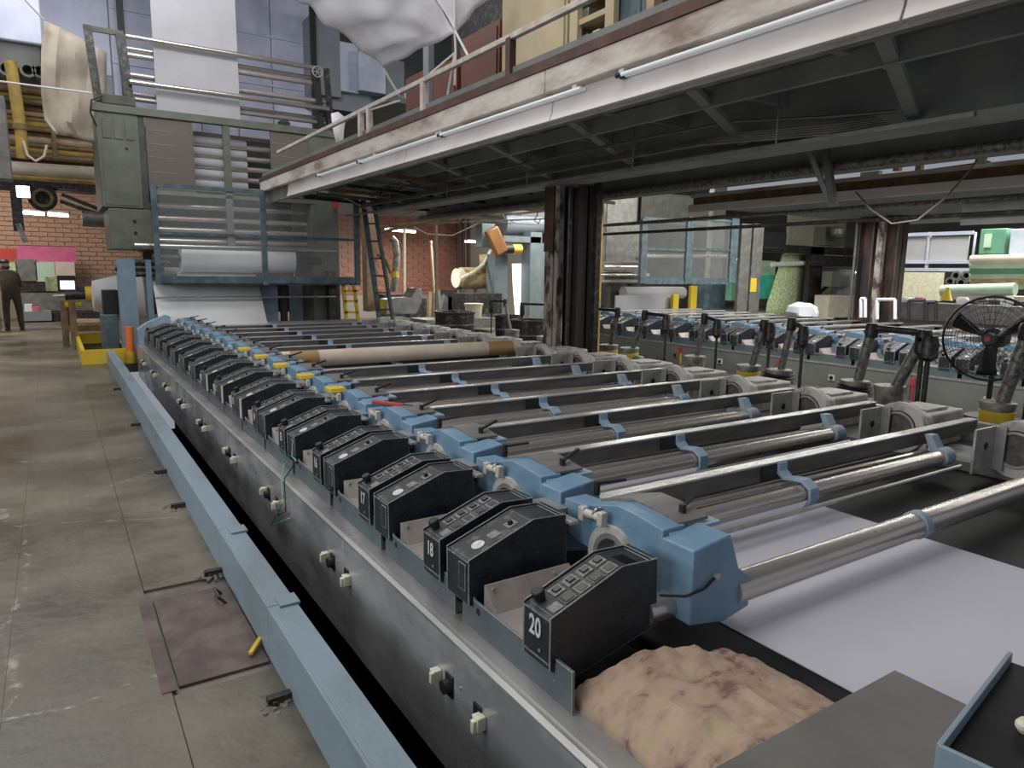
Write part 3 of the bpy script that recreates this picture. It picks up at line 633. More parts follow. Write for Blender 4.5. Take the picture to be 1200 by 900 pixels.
# ---- right end castings
def casting():
    y = Y0+.38
    t = thing('bearing_casting', (5.1, y, .455), 'x', 'bearing', 'white bearing castings on the right side')
    MB().box(4.62, 4.88, y-.01, y+.005, .46, .735).box(4.865, 4.88, y-.07, y+.005, .46, .735).build('end_plate', 'steel_light', t, bevel=.002)
    MB().prism([(y+.003-.013-.0005, 0), (y, 0), (y, .1)], 'x', 4.7, 4.7001) if False else None
    MB().lathe((4.76, y-.012, .62), [(.024, 0), (.024, .003)], 14, (0, 1, 0)).build('slot', 'black', t)
    poly = [(y-.30, .46), (y-.32, .60), (y-.28, .70), (y-.18, .745), (y-.02, .745), (y+.02, .46)]
    MB().prism([(a, b) for a, b in poly], 'x', 4.93, 5.02).build('cast_plate', 'casting', t, bevel=.01)
    MB().ring((4.925, y-.12, .60), 'x', .12, .18, .06).build('ring', 'casting', t, bevel=.004)
    MB().ring((4.92, y-.12, .60), 'x', .10, .115, .07).build('inner_ring', 'steel_light', t)
    r_ = MB().cyl((4.90, y-.12, .60), (4.922, y-.12, .60), .10, 28).build('bearing_face', 'casting_dark', t)
    for k in range(8):
        a = k*pi/4; MB().cyl((4.896, y-.12+.14*cos(a), .60+.14*sin(a)), (4.902, y-.12+.14*cos(a), .60+.14*sin(a)), .008, 6).build('bolt', 'steel_light', t)
    MB().box(5.02, 5.52, y-.26, y+.08, .455, .70).build('gear_cover', 'casting', t, bevel=.015)
    MB().box(5.10, 5.40, y-.20, y+.02, .70, .72).build('lid', 'casting', t, bevel=.004)
    return t
cs = casting(); cst = cache(cs)
for i in range(NU-1):
    o = cs if i == 0 else dup(cst, (5.1, Y0+.38+P*i, .455))
    o['label'] = 'white bearing casting with round ring on the right side, %s the camera' % (ORD[i] if i < 14 else 'farthest from')
# ---- web of white fabric on the belt
tag(MB().box(1.94, 3.435, .5, 13.1, .4005, .404).build('fabric_web', 'web'), 'white fabric web running flat along the black belt under the rollers', 'fabric')
# ============================================================ FOREGROUND ON THE BELT
# camouflage cloth bundle
def cloth_bundle():
    nx, ny = 46, 40; P_ = []
    from mathutils import noise
    for i in range(nx):
        row = []
        for j in range(ny):
            u, v = i/(nx-1), j/(ny-1)
            x = 1.22+.62*u; yb = .90; yt = 1.60-.16*u-.10*abs(u-.4)
            y = yb+(yt-yb)*v
            ed = min(1, min(u, 1-u)*9, (1-v)*8); ed = ed**.5
            z = .34+.05*u+.07*(1-v)*(1-v)*0+ed*(.15*(1-.35*u)*math.exp(-((u-.45)/.6)**2))+.022*ed*noise.noise(Vector((x*7, y*5, 1)))+.013*ed*noise.noise(Vector((x*19, y*15, 4)))+.006*ed*noise.noise(Vector((x*45, y*32, 9)))
            row.append(Vector((x+.012*noise.noise(Vector((x*9, y*9, 3))), y+.02*noise.noise(Vector((x*8, y*8, 7))), z)))
        P_.append(row)
    t = tag(MB().sheet(P_, .006).build('camouflage_cloth', 'camo'), 'bulging pink and tan camouflage cloth bundle below console 20', 'cloth'); return t
cloth_bundle()
gp = thing('end_plate', (1.7, .4, .46), 'flat dark grey steel plate at the machine end in the foreground', 'plate')
MB().box(1.20, 1.99, -.3, .975, .497, .508).build('plate', 'slate', gp, bevel=.003)
MB().box(1.99, 2.6, -.3, .965, .482, .503).build('plate', 'slate', gp, bevel=.003) if False else None
MB().box(1.3, 1.95, -.2, .8, .40, .482).build('support', 'black', gp)
tz = .60
A = at(1101, 872, 2, tz); B = at(1204, 738, 2, tz); C_ = at(1168, 903, 2, tz)
d1 = (B-A).normalized(); d2 = (C_-A).normalized(); A2 = A-d1*.0
tr_ = thing('metal_tray', tuple(A-Vector((0, 0, .10))), 'black lined metal tray with worn blue rim at the lower right corner', 'tray')
E1 = A+d1*.6; E2 = A+d2*.4
MB().bar(A-V(0, 0, .05), E1-V(0, 0, .05), .012, .10).build('rim', 'beam_blue', tr_, bevel=.002)
MB().bar(A-V(0, 0, .05), E2-V(0, 0, .05), .012, .10).build('front_rim', 'beam_blue', tr_, bevel=.002)
F_ = A+d1*.6+d2*.4; zz = V(0, 0, .03)
MB().add([A+d1*.01+d2*.01-zz, E1-zz, F_-zz, E2-zz, A+d1*.01+d2*.01-zz-zz, E1-zz-zz, F_-zz-zz, E2-zz-zz], [(0, 1, 2, 3), (4, 7, 6, 5), (0, 4, 5, 1), (1, 5, 6, 2), (2, 6, 7, 3), (3, 7, 4, 0)]).build('lining', 'belt', tr_)
p = at(1200, 858, 2, tz-.03); MB().lathe(p, [(.012, 0), (.02, .012), (.02, .022), (.012, .034)], 16).build('knob', 'plastic_cream', tr_)
# loose wires and clips on the machine side
for n_, pts, lab in (('wire', [V(1.17, Y0+P*4-.2, .60), V(1.155, Y0+P*4-.22, .50), V(1.16, Y0+P*4-.3, .49)], 'thin green wire hanging in front of console 15'),
                     ('wire', [V(1.15, 4.15, .49), V(1.09, 4.2, .38), V(1.07, 4.12, .2), V(1.07, 4.3, .12), V(1.09, 4.42, .2)], 'thin dark wire looping from console 16 down the side panel'),
                     ('wire', [at(333, 543, 0, 1.13), at(330, 560, 0, 1.09), at(331, 590, 0, 1.07), at(318, 616, 0, 1.07), at(340, 607, 0, 1.07)], 'thin green wire looping down to the plugs on the side panel')):
    tag(MB().tube(pts, .0035, 6).build(n_, 'wire_green' if 'green' in lab else 'black', origin=pts[0]), lab, 'wire')
for i, y in ((3, Y0+P*3-.16), (4, Y0+P*4-.14)):
    t = MB().box(1.155, 1.17, y-.05, y+.05, .478, .49)
    tag(t.build('cable_clip', 'black', bevel=.002), ('small black clip at the foot of the console with the looping wire', 'small black clip at the foot of the console with the green wire')[i-3], 'clip')
# ============================================================ MACHINE TWO (beyond the aisle)
DX = 8.5
b2 = thing('second_printing_machine', (9.6, 6, -.2), 'second printing machine bed beyond the aisle, grey side panels', 'printing machine')
ys2 = [-1, 2.4, 4.9, 7.4, 9.9, 12.6]
for a, b in zip(ys2, ys2[1:]):
    MB().box(9.60, 9.63, a+.004, b-.004, -.15, .335).build('side_panel', 'panel_two', b2, bevel=.002)
    MB().box(9.59, 9.76, a+.002, b-.002, .335, .352).build('top_rail', 'steel_light', b2)
MB().box(10.1, 13.7, -1, 12.6, -.1, .40).build('belt', 'belt', b2)
MB().box(13.7, 14.2, -1, 12.6, -.1, .6).build('right_frame', 'pipe_grey', b2)
for k in range(9):
    y = 2.9+k*1.05
    s = MB().box(9.585, 9.60, y-.05, y+.05, .10, .19).build('socket', 'white_label' if k % 2 else 'button_grey', b2)
    MB().cyl((9.585, y, .145), (9.57, y, .145), .028, 12).build('socket_cap', 'black', s)
    if k in (1, 2, 4, 6):
        MB().box(9.57, 9.60, y-.16, y-.10, .2, .30).build('red_plug', 'red', b2)
        MB().box(9.58, 9.60, y-.15, y-.12, -.1, .2).build('strap', 'yellow' if k > 2 else 'red', b2)
ORD2 = ['nearest the right picture edge', 'second from the right', 'third from the right', 'fourth from the right', 'fifth from the right', 'sixth from the right', 'seventh from the right', 'eighth from the right', 'ninth from the right', 'tenth from the right', 'eleventh from the right', 'twelfth from the right', 'thirteenth from the right']
for k in range(13):
    yy = P*(k+2)
    o = dup(ftree, (1.17+DX, Y0+yy, .35)); o['label'] = 'black double console on the second machine, '+ORD2[k]; o['group'] = 'consoles on the second machine'
    o = dup(ht, (1.85+DX, Y0+.3+yy, .40)); o['label'] = 'blue head on the second machine beyond the aisle, '+ORD2[k]; o['group'] = 'heads on the second machine'
    y = Y0+.665+yy
    t = thing('cross_bar', (11.9, y, .7), 'bright steel cross bar over the second machine, '+ORD2[k], 'cross bar', 'cross bars on the second machine')
    MB().box(10.2, 13.8, y, y+.16, .73, .76).build('bar', 'steel_light', t, bevel=.003)
    MB().box(10.2, 10.28, y+.01, y+.09, .66, .73).box(13.7, 13.78, y+.01, y+.09, .6, .73).build('bar_end', 'black', t)
t = thing('white_bundle', tuple(at(940, 372, 2, .8)), 'crumpled translucent plastic bundle lying on the second machine', 'plastic bag')
q = at(940, 370, 2, .78); from mathutils import noise
m_ = MB(); prof = []
m_.lathe(q, [(.30, 0), (.34, .08), (.28, .2), (.12, .27)], 18)
for v in m_.v: v += Vector((noise.noise(v*5), noise.noise(v*5+V(3, 3, 3)), .3*noise.noise(v*6)))*.12
m_.build('bag', 'cloth_white', t)
# ============================================================ COLOUR PUMPS ON THE AISLE SHELF
sh = thing('aisle_shelf', (6.3, 6, 0), 'low dark grimy platform behind the printing machine', 'platform')
for a, b in ((-.5, 3.1), (3.1, 6.3), (6.2, 9.5), (9.5, 12.8)):
    MB().box(5.72, 6.85, a+.006, b-.006, .0, .40).build('platform_section', 'black_oily', sh, bevel=.01)
MB().cyl((5.85, -.4, .425), (5.85, 12.5, .425), .022, 8).build('hose', 'pipe_cream', sh)
def pump(lab, X, base, top, side, bucket, thick=.045, zb=.40, leg=True, hose=False):
    b = at(base[0], base[1], 0, X); b.z = zb
    tp = at(top[0], top[1], 0, X); s_ = at(side[0], side[1], 0, X)
    t = thing('colour_pump', tuple(b), lab, 'pump', 'colour pumps behind the machine')
    if bucket:
        r_ = .125; hgt = .25
        k = MB().lathe(b, [(r_*.86, 0), (r_, hgt), (r_*1.04, hgt), (r_*1.04, hgt+.02), (r_*.5, hgt+.03)], 20).build('bucket', 'bucket', t)
        if bucket == 'yellow': MB().lathe(b+V(0, 0, .09), [(r_*.93, 0), (r_*1.01, .11), (r_*.95, .115)], 20).build('label_band', 'yellow', k, label='yellow paper band')
        if hose:
            for q in range(4): MB().tube([b+V(cos(a)*.15, sin(a)*.15, .14+.028*q+.01*sin(a*2+q)) for a in [i_*pi/9 for i_ in range(19)]], .011, 6).build('coiled_hose', 'black', t)
    lp = b+V(0, 0, .12)
    MB().cyl(lp, tp-V(0, 0, .02), thick, 12).build('suction_pipe', 'pipe_galv', t)
    e = MB().lathe(tp-V(0, 0, .09), [(thick*1.25, 0), (thick*1.35, .03), (thick*1.35, .10), (thick*1.1, .13)], 12).build('elbow', 'black_oily', t)
    MB().cyl(tp, s_, thick*.7, 10).build('cross_pipe', 'black_oily', t)
    MB().lathe(s_-V(0, 0, .20), [(thick*.8, 0), (thick*1.5, .03), (thick*1.5, .16), (thick*1.1, .22)], 12).build('valve', 'black_oily', t)
    if leg: MB().cyl(V(s_.x, s_.y, zb), s_-V(0, 0, .2), thick*.45, 8).build('return_pipe', 'black_oily', t)
    return t
pump('pump with slanted galvanised pipe and hose-wrapped dark bucket, second left of the round fan', 6.3, (1000, 470), (1022, 384), (1083, 390), 'dark', hose=True)
pump('pump with large plain grey bucket, immediately left of the round fan', 6.3, (1040, 478), (1083, 392), (1090, 396), 'grey', .05)
pump('pump with yellow banded bucket under the tilted fan pipe, farthest right', 6.25, (1106+60, 500), (1206, 385), (1216, 380), 'yellow', .05)
pump('pump with yellow banded bucket and upright pipe, left of the hose-wrapped pail', 6.3, (877, 440), (896, 379), (903, 380), 'yellow', .036)
pump('pump with coiled black hose round its pail, beside the yellow banded bucket', 6.3, (912, 446), (928, 377), (942, 384), 'dark', .036, hose=True)
pump('slim pump with pipe and knotted strap above a small pail, middle of the row', 6.4, (814, 428), (826, 371), (841, 376), 'dark', .032)
pump('slim pump with yellow banded bucket, right one of the close pair by the column', 6.3, (737, 424), (756, 367), (781, 370), 'yellow', .032)
pump('slim pump with yellow banded bucket, left one of the close pair by the column', 6.3, (713, 421), (724, 364), (698, 362), 'yellow', .030)
pump('pump with plain pail standing right behind the dark column', 6.6, (681, 418), (676, 372), (668, 371), 'dark', .028)
pump('white painted hoop pump left of the dark column', 6.2, (638, 408), (640, 357), (612, 356), 'dark', .026)
pump('farthest low pump left of the dark column near the drum', 6.4, (600, 400), (592, 353), (576, 353), 'dark', .026)
for (px, py, s_, lab) in ((768, 452, .1, 'small tin can on the aisle shelf near the pair of yellow buckets'), (1160/1, 430, .1, '')):
    if lab:
        q = at(px-20, py-22, 0, 6.3); q.z = .40
        tag(MB().lathe(q, [(.07, 0), (.07, .16), (.05, .18)], 16).build('tin_can', 'bucket'), lab, 'can')
# drums near the column
for px, py, r_, lab in ((622, 398, .36, 'large dark drum full of pails left of the dark column'), (596, 388, .27, 'smaller black tub left of the large drum'), (533, 385, .42, 'wide black basin beside the pale bucket')):
    q = at(px, py, 2, .4 if r_ > .3 else .45); q.z = .0
    t = thing('drum', tuple(q), lab, 'drum')
    MB().lathe(q, [(r_, 0), (r_, .72), (r_*1.05, .73), (r_*1.05, .77), (r_*.93, .77), (r_*.9, .6)], 26).build('shell', 'black_oily', t)
    MB().ring(q+V(0, 0, .5), 'z', r_, r_*1.03, .03).build('hoop', 'pipe_grey', t)
# fan
fc = at(1160, 397, 0, 6.75); fx = (V(0, 0, H)-fc); fx.z *= .3; fx.normalize(); fx = (fx+V(.1, .25, 0)).normalized()
fu = V(0, 0, 1); fr = fx.cross(fu).normalized(); fu = fr.cross(fx)
fan = thing('cage_fan', tuple(V(fc.x, fc.y, .4)), 'black round caged industrial fan with red hub behind the machine', 'fan')
def fpt(a, r_, d): return fc+fr*cos(a)*r_+fu*sin(a)*r_+fx*d
RF = .36
for nm, sgn in (('front_cage', 1), ('rear_cage', -1)):
    mb = MB()
    for r_ in (.1, .16, .22, .27, .315, .345): mb.tube([fpt(i*pi/18, r_*RF/.345, sgn*.09*(1-(r_/.36)**3)) for i in range(37)], .0022, 4)
    for k in range(28): a = k*2*pi/28; mb.tube([fpt(a, q_*RF, sgn*.09*(1-(q_*.958)**3)) for q_ in (.15, .45, .7, .88, 1)], .0022, 4)
    mb.build(nm, 'black', fan)
MB().tube([fpt(i*pi/18, RF, 0) for i in range(37)], .011, 6).build('cage_rim', 'black', fan)
for k in range(3):
    a = k*2*pi/3+.5; P_ = []
    for i in range(7):
        q_ = .05+.27*i/6; wv = .14+.32*(i/6)
        P_.append([fpt(a+s2*wv*(.10/max(q_, .1))*1.6, q_, .035*s2) for s2 in (-1, -.3, .4, 1)])
    MB().sheet(P_, .003).build('blade', 'black', fan)
MB().cyl(fc-fx*.04, fc+fx*.06, .05, 18).build('hub', 'black', fan)
MB().cyl(fc+fx*.06, fc+fx*.075, .024, 14).build('hub_cap', 'red', fan, label='red hub cap')
MB().cyl(fc-fx*.09, fc-fx*.30, .09, 18).build('motor', 'black', fan)
MB().cyl(fc-fx*.2, V(fc.x-fx.x*.2, fc.y-fx.y*.2, .40), .022, 10).build('stand', 'black', fan)
MB().lathe(V(fc.x-fx.x*.2, fc.y-fx.y*.2, .40), [(.18, 0), (.18, .02), (.05, .05)], 18).build('base', 'black', fan)

# ============================================================ FABRIC TOWER at the machine's far end
G = 14.0
def g(px, py, y=G): return at(px, py, 1, y)
def xb(px0, px1, py0, py1, y0, y1):            # box seen at pixel box on plane y0, deep to y1
    a = g(px0, py1, y0); b = g(px1, py0, y0); c = g(px0, py0, y0); d = g(px1, py1, y0)
    return (min(a.x, c.x), max(b.x, d.x), y0, y1, (a.z+d.z)/2, (b.z+c.z)/2)
tw = thing('fabric_tower', (3, 14.6, 0), 'tall dark green fabric accumulating tower with mesh doors and rollers', 'textile machine')
MB().box(.80, 1.42, 14, 15.6, 2.62, 4.18).build('left_cabinet', 'green_paint', tw, bevel=.01)
for k in range(3): MB().box(.88+.17*k, 1.01+.17*k, 13.985, 14, 3.75, 4.08).build('louvre_panel', 'green_dark' if k < 0 else 'green_paint', tw, bevel=.004)
MB().box(.86, 1.36, 13.99, 14, 2.66, 3.70).build('door', 'green_paint', tw, bevel=.004)
MB().cyl((1.22, 14, 3.6), (1.22, 13.98, 3.6), .025, 12).build('knob', 'black', tw)
lc = MB().box(.88, 1.55, 13.95, 15.3, 1.92, 2.60).build('lower_cabinet', 'green_paint', tw, bevel=.01)
MB().box(1.18, 1.52, 13.935, 13.95, 1.96, 2.56).build('door', 'green_paint', lc, bevel=.004)
for z in (2.2, 2.4): MB().cyl((1.26, 13.94, z), (1.26, 13.92, z), .03, 12).build('knob', 'black', lc)
MB().box(1.42, 1.52, 14.02, 15.5, 1.9, 4.2).build('post', 'green_dark', tw)
MB().box(.75, 4.98, 13.96, 14.1, 4.17, 4.30).build('top_beam', 'green_paint', tw, bevel=.008)
MB().box(4.35, 4.9, 14.0, 15.3, .3, 4.18).build('right_post', 'green_paint', tw, bevel=.01)
MB().box(2.78, 2.90, 13.98, 14.05, 2.0, 4.18).build('centre_post', 'green_paint', tw)
for (x0, x1) in ((1.53, 2.28), (3.62, 4.35)):
    d = MB().box(x0, x1, 14.0, 14.03, 2.92, 4.16).build('mesh_door', 'mesh_brown', tw)
    for z in (3.25, 3.5, 3.72, 3.95): MB().box(x0+.03, x0+.45, 13.995, 14.0, z, z+.012).build('slot', 'button_grey', d)
    MB().box(x1-.02, x1, 13.99, 14.03, 2.9, 4.16).build('frame_edge', 'green_paint', d)
MB().box(1.5, 4.4, 15.5, 15.55, .7, 4.18).build('back_sheet', 'green_dark', tw)
for z in (4.02, 3.86, 3.66, 3.47, 3.27, 3.08, 2.72, 2.5, 2.3, 2.1):
    MB().cyl((1.55, 14.35, z), (4.4, 14.35, z), .05, 14).build('roller', 'roller_steel' if z < 3.9 else 'bar_dark', tw)
    if 2.9 < z < 3.9: MB().cyl((2.32, 14.35, z+.06), (3.25, 14.35, z+.06), .085, 16).build('fabric_on_roller', 'cloth_grey', tw)
for z in (2.98, 2.88): MB().box(1.55, 4.4, 13.98, 14.02, z, z+.06).build('cross_rail', 'green_paint', tw)
# great white roll low in the tower, web coming down to the machine
MB().cyl((1.95, 13.95, 1.78), (3.95, 13.95, 1.78), .24, 30).build('white_roll', 'cloth_white', tw)
MB().cyl((1.5, 13.95, 1.78), (4.5, 13.95, 1.78), .07, 16).build('roll_shaft', 'black_oily', tw)
MB().cyl((1.2, 13.6, 1.98), (4.7, 13.6, 1.98), .045, 16).build('roller', 'chrome', tw)
MB().cyl((1.45, 13.45, 1.10), (4.62, 13.45, 1.10), .02, 12).build('spreader_bar', 'chrome', tw)
for x, z in ((1.25, 1.7), (1.35, 1.5), (1.15, 1.6)): MB().cyl((x-.25, 13.8, z), (x+.5, 13.8, z), .05, 12).build('shaft', 'black_oily', tw)
for (x0, x1) in ((.93, 1.20), (1.36, 1.45)): MB().box(x0, x1, 13.75, 14.0, 0, 1.75).build('leg', 'blue_column', tw)
MB().box(4.6, 4.75, 13.8, 14.0, 0, 1.6).build('leg', 'black_oily', tw)
# upper frame with rollers
uf = thing('upper_roller_rig', (3, 14.4, 4.30), 'dark steel roller frame with handwheel standing on the tower', 'frame')
MB().bar((.78, 14.05, 5.50), (.86, 14.05, 4.3), .12, .1).build('outer_post', 'black_oily', uf)
MB().bar((.80, 14.05, 5.46), (1.3, 14.05, 5.46), .05, .08).build('top_tie', 'green_dark', uf)
MB().bar((1.25, 14.05, 5.44), (1.32, 14.05, 4.3), .14, .12).build('inner_post', 'black_oily', uf)
MB().bar((4.55, 14.05, 5.40), (4.62, 14.05, 4.3), .10, .1).build('right_post', 'black', uf)
MB().bar((4.75, 14.05, 5.45), (4.82, 14.05, 4.3), .09, .1).build('right_post', 'black_oily', uf)
for (z, y, r_, x1, mt) in ((5.42, 14.0, .045, 4.5, 'chrome'), (5.28, 14.2, .04, 4.5, 'chrome'), (5.18, 14.2, .045, 4.5, 'roller_steel'), (4.86, 14.2, .05, 4.75, 'roller_steel'), (4.69, 13.95, .045, 4.75, 'chrome'), (4.55, 14.2, .035, 4.75, 'chrome'), (4.47, 14.2, .04, 4.75, 'roller_steel')):
    MB().cyl((1.33, y, z), (x1, y, z), r_, 16).build('roller', mt, uf)
wc = g(372, 84, 13.9); hw = MB().ring(wc, 'y', .085, .105, .02).build('handwheel', 'steel_light', uf)
for a in (0, pi/3, 2*pi/3): MB().bar(wc+V(cos(a), 0, sin(a))*.09, wc-V(cos(a), 0, sin(a))*.09, .012, .012).build('spoke', 'steel_light', hw)
MB().box(.9, 1.4, 13.95, 14.1, 4.3, 4.45).build('gearbox', 'green_dark', uf, bevel=.01)
MB().lathe((3.9, 14.05, 4.3), [(.1, 0), (.12, .05), (.05, .12)], 14).build('motor', 'green_dark', uf)
MB().tube([V(.9, 13.9, 4.4), V(.75, 13.85, 4.3), V(.72, 13.85, 4.1), V(.8, 13.9, 3.9)], .015, 6).build('cable', 'black', uf)
# fabric hanging from the roof through the frame
P_ = [[V(1.74+.0*z, 14.3-.0*z, z), V(2.4, 14.32, z), V(3.08, 14.3, z)] for z in (4.30, 5.2, 6.2, 7.4, 8.55)]
tag(MB().sheet([[V(x, 14.09, z) for x in (1.74, 2.2, 2.6, 3.12)] for z in (4.20, 5.2, 6.2, 7.4, 8.58)], .004).build('hanging_web', 'cloth_grey', smooth=False), 'tall pale grey fabric strip hanging from the roof into the roller frame', 'fabric')
tag(MB().sheet([[V(x, y, z) for x in (1.46, 2.3, 3.24)] for y, z in ((14.15, 1.62), (13.9, 1.45), (13.55, 1.05), (13.25, .67), (12.95, .52))], .004).build('entry_web', 'cloth_white'), 'white fabric sheet slanting down onto the far end of the machine', 'fabric')
tag(MB().box(3.27, 3.62, 13.9, 13.94, 0, 1.4).build('blue_board', 'blue_column'), 'pale blue upright panel right of the slanting white sheet', 'panel')
tag(MB().box(3.68, 3.80, 13.9, 14.0, 0, 1.4).build('black_pillar', 'black'), 'black post under the tower, between two blue panels', 'post')
tag(MB().box(3.95, 4.22, 14.3, 14.34, 0, 1.4).build('blue_board', 'blue_column'), 'narrow pale blue panel below the tower near the yellow steps', 'panel')
for k, px in enumerate((352, 366, 376)):
    q = g(px, 375, 15.5); q.z = 0
    tag(MB().lathe(q, [(.14, 0), (.14, 1.15), (.12, 1.2)], 16).build('chemical_barrel', ('tan_wrap', 'green_machine', 'green_machine')[k]), ('tan upright barrel under the tower right of the blue panels', 'green upright barrel under the tower, left one', 'green upright barrel under the tower, right one')[k], 'barrel')
# guard cage in front of the tower
gd = thing('guard_cage', (3.2, 13.2, 1.35), 'blue-grey framed guard with clear plastic panes below the tower', 'guard')
gx = [g(183, 275, 13.2).x, g(309, 275, 13.2).x, g(418, 275, 13.2).x]
for x in gx: MB().box(x-.045, x+.045, 13.16, 13.24, 1.33, 3.0).build('post', 'guard_blue', gd)
for z, h_ in ((2.93, .06), (2.16, .05), (1.36, .12)):
    for a, b in zip(gx, gx[1:]): MB().box(a+.045, b-.045, 13.17, 13.23, z, z+h_).build('rail', 'guard_blue', gd)
for a, b in zip(gx, gx[1:]):
    for z0, z1 in ((1.48, 2.16), (2.21, 2.93)): MB().box(a+.045, b-.045, 13.185, 13.195, z0, z1).build('pane', 'poly', gd)
MB().box(1.5, 5.05, 13.24, 13.9, 1.33, 1.36).build('walkway', 'guard_blue', gd)
for x in (1.55, 5.0):
    MB().bar((x, 13.25, 2.95), (x, 13.9, 2.95), .05, .05).build('side_rail', 'guard_blue', gd)
# steep steps at its right, yellow steps
st = thing('steel_ladder', (5.5, 13.3, 0), 'steep grey steel ladder leaning at the right end of the guard', 'ladder')
a0, a1 = g(425, 232, 13.3), g(441, 372, 13.3); b0, b1 = g(437, 232, 13.1), g(458, 378, 13.1)
for a, b in ((a0, a1), (b0, b1)): MB().bar(a, V(b.x+.15, b.y, 0), .09, .05).build('rail', 'guard_blue', st)
for k in range(9):
    f = k/9+.05; MB().bar(a0.lerp(V(a1.x+.1, a1.y, 0), f), b0.lerp(V(b1.x+.1, b1.y, 0), f), .03, .03).build('rung', 'black_oily', st)
t = thing('yellow_steps', tuple(V(g(412, 370, 13.8).x, 13.8, 0)), 'small bright yellow step ladder beside the tower', 'ladder')
for (p0, p1) in (((402, 332), (409, 400)), ((414, 330), (424, 400))): MB().bar(g(*p0, 13.8), V(g(*p1, 13.8).x, 13.8, 0), .06, .05).build('rail', 'yellow', t)
for py in (341, 353, 366): MB().bar(g(403, py, 13.8), g(419, py, 13.8), .05, .04).build('step', 'yellow', t)
t = MB().bar(g(449, 352, 13.2), g(449, 362, 13.2), .12, .08); tag(t.build('yellow_wrap', 'yellow', bevel=.01), 'yellow cover on the ladder foot', 'cover')
tag(MB().prism([(g(452, 375, 15).x, .62), (g(452, 375, 15).x, .95), (g(470, 375, 15).x, 1.0), (g(482, 360, 15).x, 1.0), (g(488, 352, 15).x, 1.22), (g(494, 352, 15).x, 1.2), (g(495, 370, 15).x, .9), (g(488, 376, 15).x, .62)], 'y', 15, 15.5).build('grey_housing', 'steel_top', bevel=.02), 'light grey curved machine housing beyond the ladder', 'housing')
tag(MB().bar(g(393, 236, 13.9), g(393, 244, 13.9), .13, .05).build('red_sign', 'red', smooth=False), 'small red sign glowing at the right end of the tower', 'sign')

# ============================================================ UPPER LEFT: ductwork, tarp, sheer cloth
dk = thing('duct_housing', (2.5, 19, 4), 'large riveted galvanised duct housing high behind the tower', 'duct')
ed = [48, 130, 182, 232, 276, 318, 364]
for k, (a, b) in enumerate(zip(ed, ed[1:])):
    q = [g(a, 60, 18), g(b, 60, 18)]
    zb_ = g(90, 84, 18).z if k == 0 else 4.1
    MB().box(q[0].x+.006, q[1].x-.006, 18.0, 18.9, zb_, 8.3).build('duct_panel', 'galvanised', dk, bevel=.02)
for z in (5.9, 7.0): MB().box(g(132, 60, 18).x, g(364, 60, 18).x, 17.97, 18.0, z, z+.05).build('seam', 'galvanised', dk)
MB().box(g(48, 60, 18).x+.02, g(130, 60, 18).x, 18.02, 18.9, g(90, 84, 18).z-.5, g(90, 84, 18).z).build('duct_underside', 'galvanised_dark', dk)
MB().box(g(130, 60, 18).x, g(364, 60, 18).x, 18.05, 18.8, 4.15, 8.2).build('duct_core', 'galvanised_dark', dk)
d2_ = thing('side_duct', (6, 18, 5), 'grey duct box right of the riveted housing below the tarp', 'duct')
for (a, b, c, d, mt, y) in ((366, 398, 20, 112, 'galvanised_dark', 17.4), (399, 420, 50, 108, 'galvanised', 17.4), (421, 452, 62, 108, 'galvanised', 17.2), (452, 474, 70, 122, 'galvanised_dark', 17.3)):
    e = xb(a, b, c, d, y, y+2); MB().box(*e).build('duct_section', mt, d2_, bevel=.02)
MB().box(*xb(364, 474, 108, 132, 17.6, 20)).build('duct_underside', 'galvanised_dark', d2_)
tag(MB().box(*xb(-40, 44, -30, 46, 15.5, 17)).build('left_duct', 'galvanised', bevel=.03), 'pale duct box in the upper left corner', 'duct')
tag(MB().box(*xb(-40, 46, 47, 78, 15.6, 17)).build('dark_duct', 'grey_wall', bevel=.02), 'dark grey duct box below the pale one in the upper left corner', 'duct')
for px, lab in ((147, 'thin dark hanging post left of the fabric strip'), (369, 'thin dark hanging post by the handwheel')):
    a = g(px, 100, 17.2); tag(MB().box(a.x-.06, a.x+.06, 17.2, 17.3, 4.0, 8.6).build('hanging_post', 'black'), lab, 'post')
# tarp: funnel shaped sheet gathered at two corners
def quadsheet(c, n, sag, wr, thick=.006, seed=0):
    P_ = []
    for i in range(n):
        row = []
        for j in range(n):
            u, v = i/(n-1), j/(n-1)
            p = (c[0]*(1-u)*(1-v)+c[1]*u*(1-v)+c[2]*u*v+c[3]*(1-u)*v)
            k = 16*u*(1-u)*v*(1-v)
            p = p+V(0, 0, -sag*k)+V(noise.noise(V(u*4, v*4, seed)), noise.noise(V(u*4, v*4, seed+5)), noise.noise(V(u*6, v*3, seed+9)))*wr
            row.append(p)
        P_.append(row)
    return MB().sheet(P_, thick)
c_ = [at(335, -12, 1, 7.6), at(450, 80, 1, 7.4), at(534, 38, 1, 6.3), at(470, -70, 1, 6.6)]
tag(quadsheet(c_, 24, .05, .05).build('hanging_tarp', 'tarp'), 'large dirty white tarpaulin tied up by its corners under the roof', 'tarpaulin')
c_ = [at(472, -70, 1, 6.55), at(534, 38, 1, 6.28), at(585, -14, 1, 6.5), at(540, -70, 1, 6.5)]
tag(quadsheet(c_, 14, .03, .04, seed=3).build('hanging_tarp', 'tarp'), 'smaller right flap of the tied up white tarpaulin', 'tarpaulin')
def rope(lab, *pts): tag(MB().tube(list(pts), .012, 6).build('rope', 'rope', origin=pts[0]), lab, 'rope')
rope('rope from the tarp corner straight up and down past the handrail', at(533, -40, 1, 6.3), at(533, 36, 1, 6.3), at(534, 60, 1, 6.3), at(533, 100, 1, 6.3))
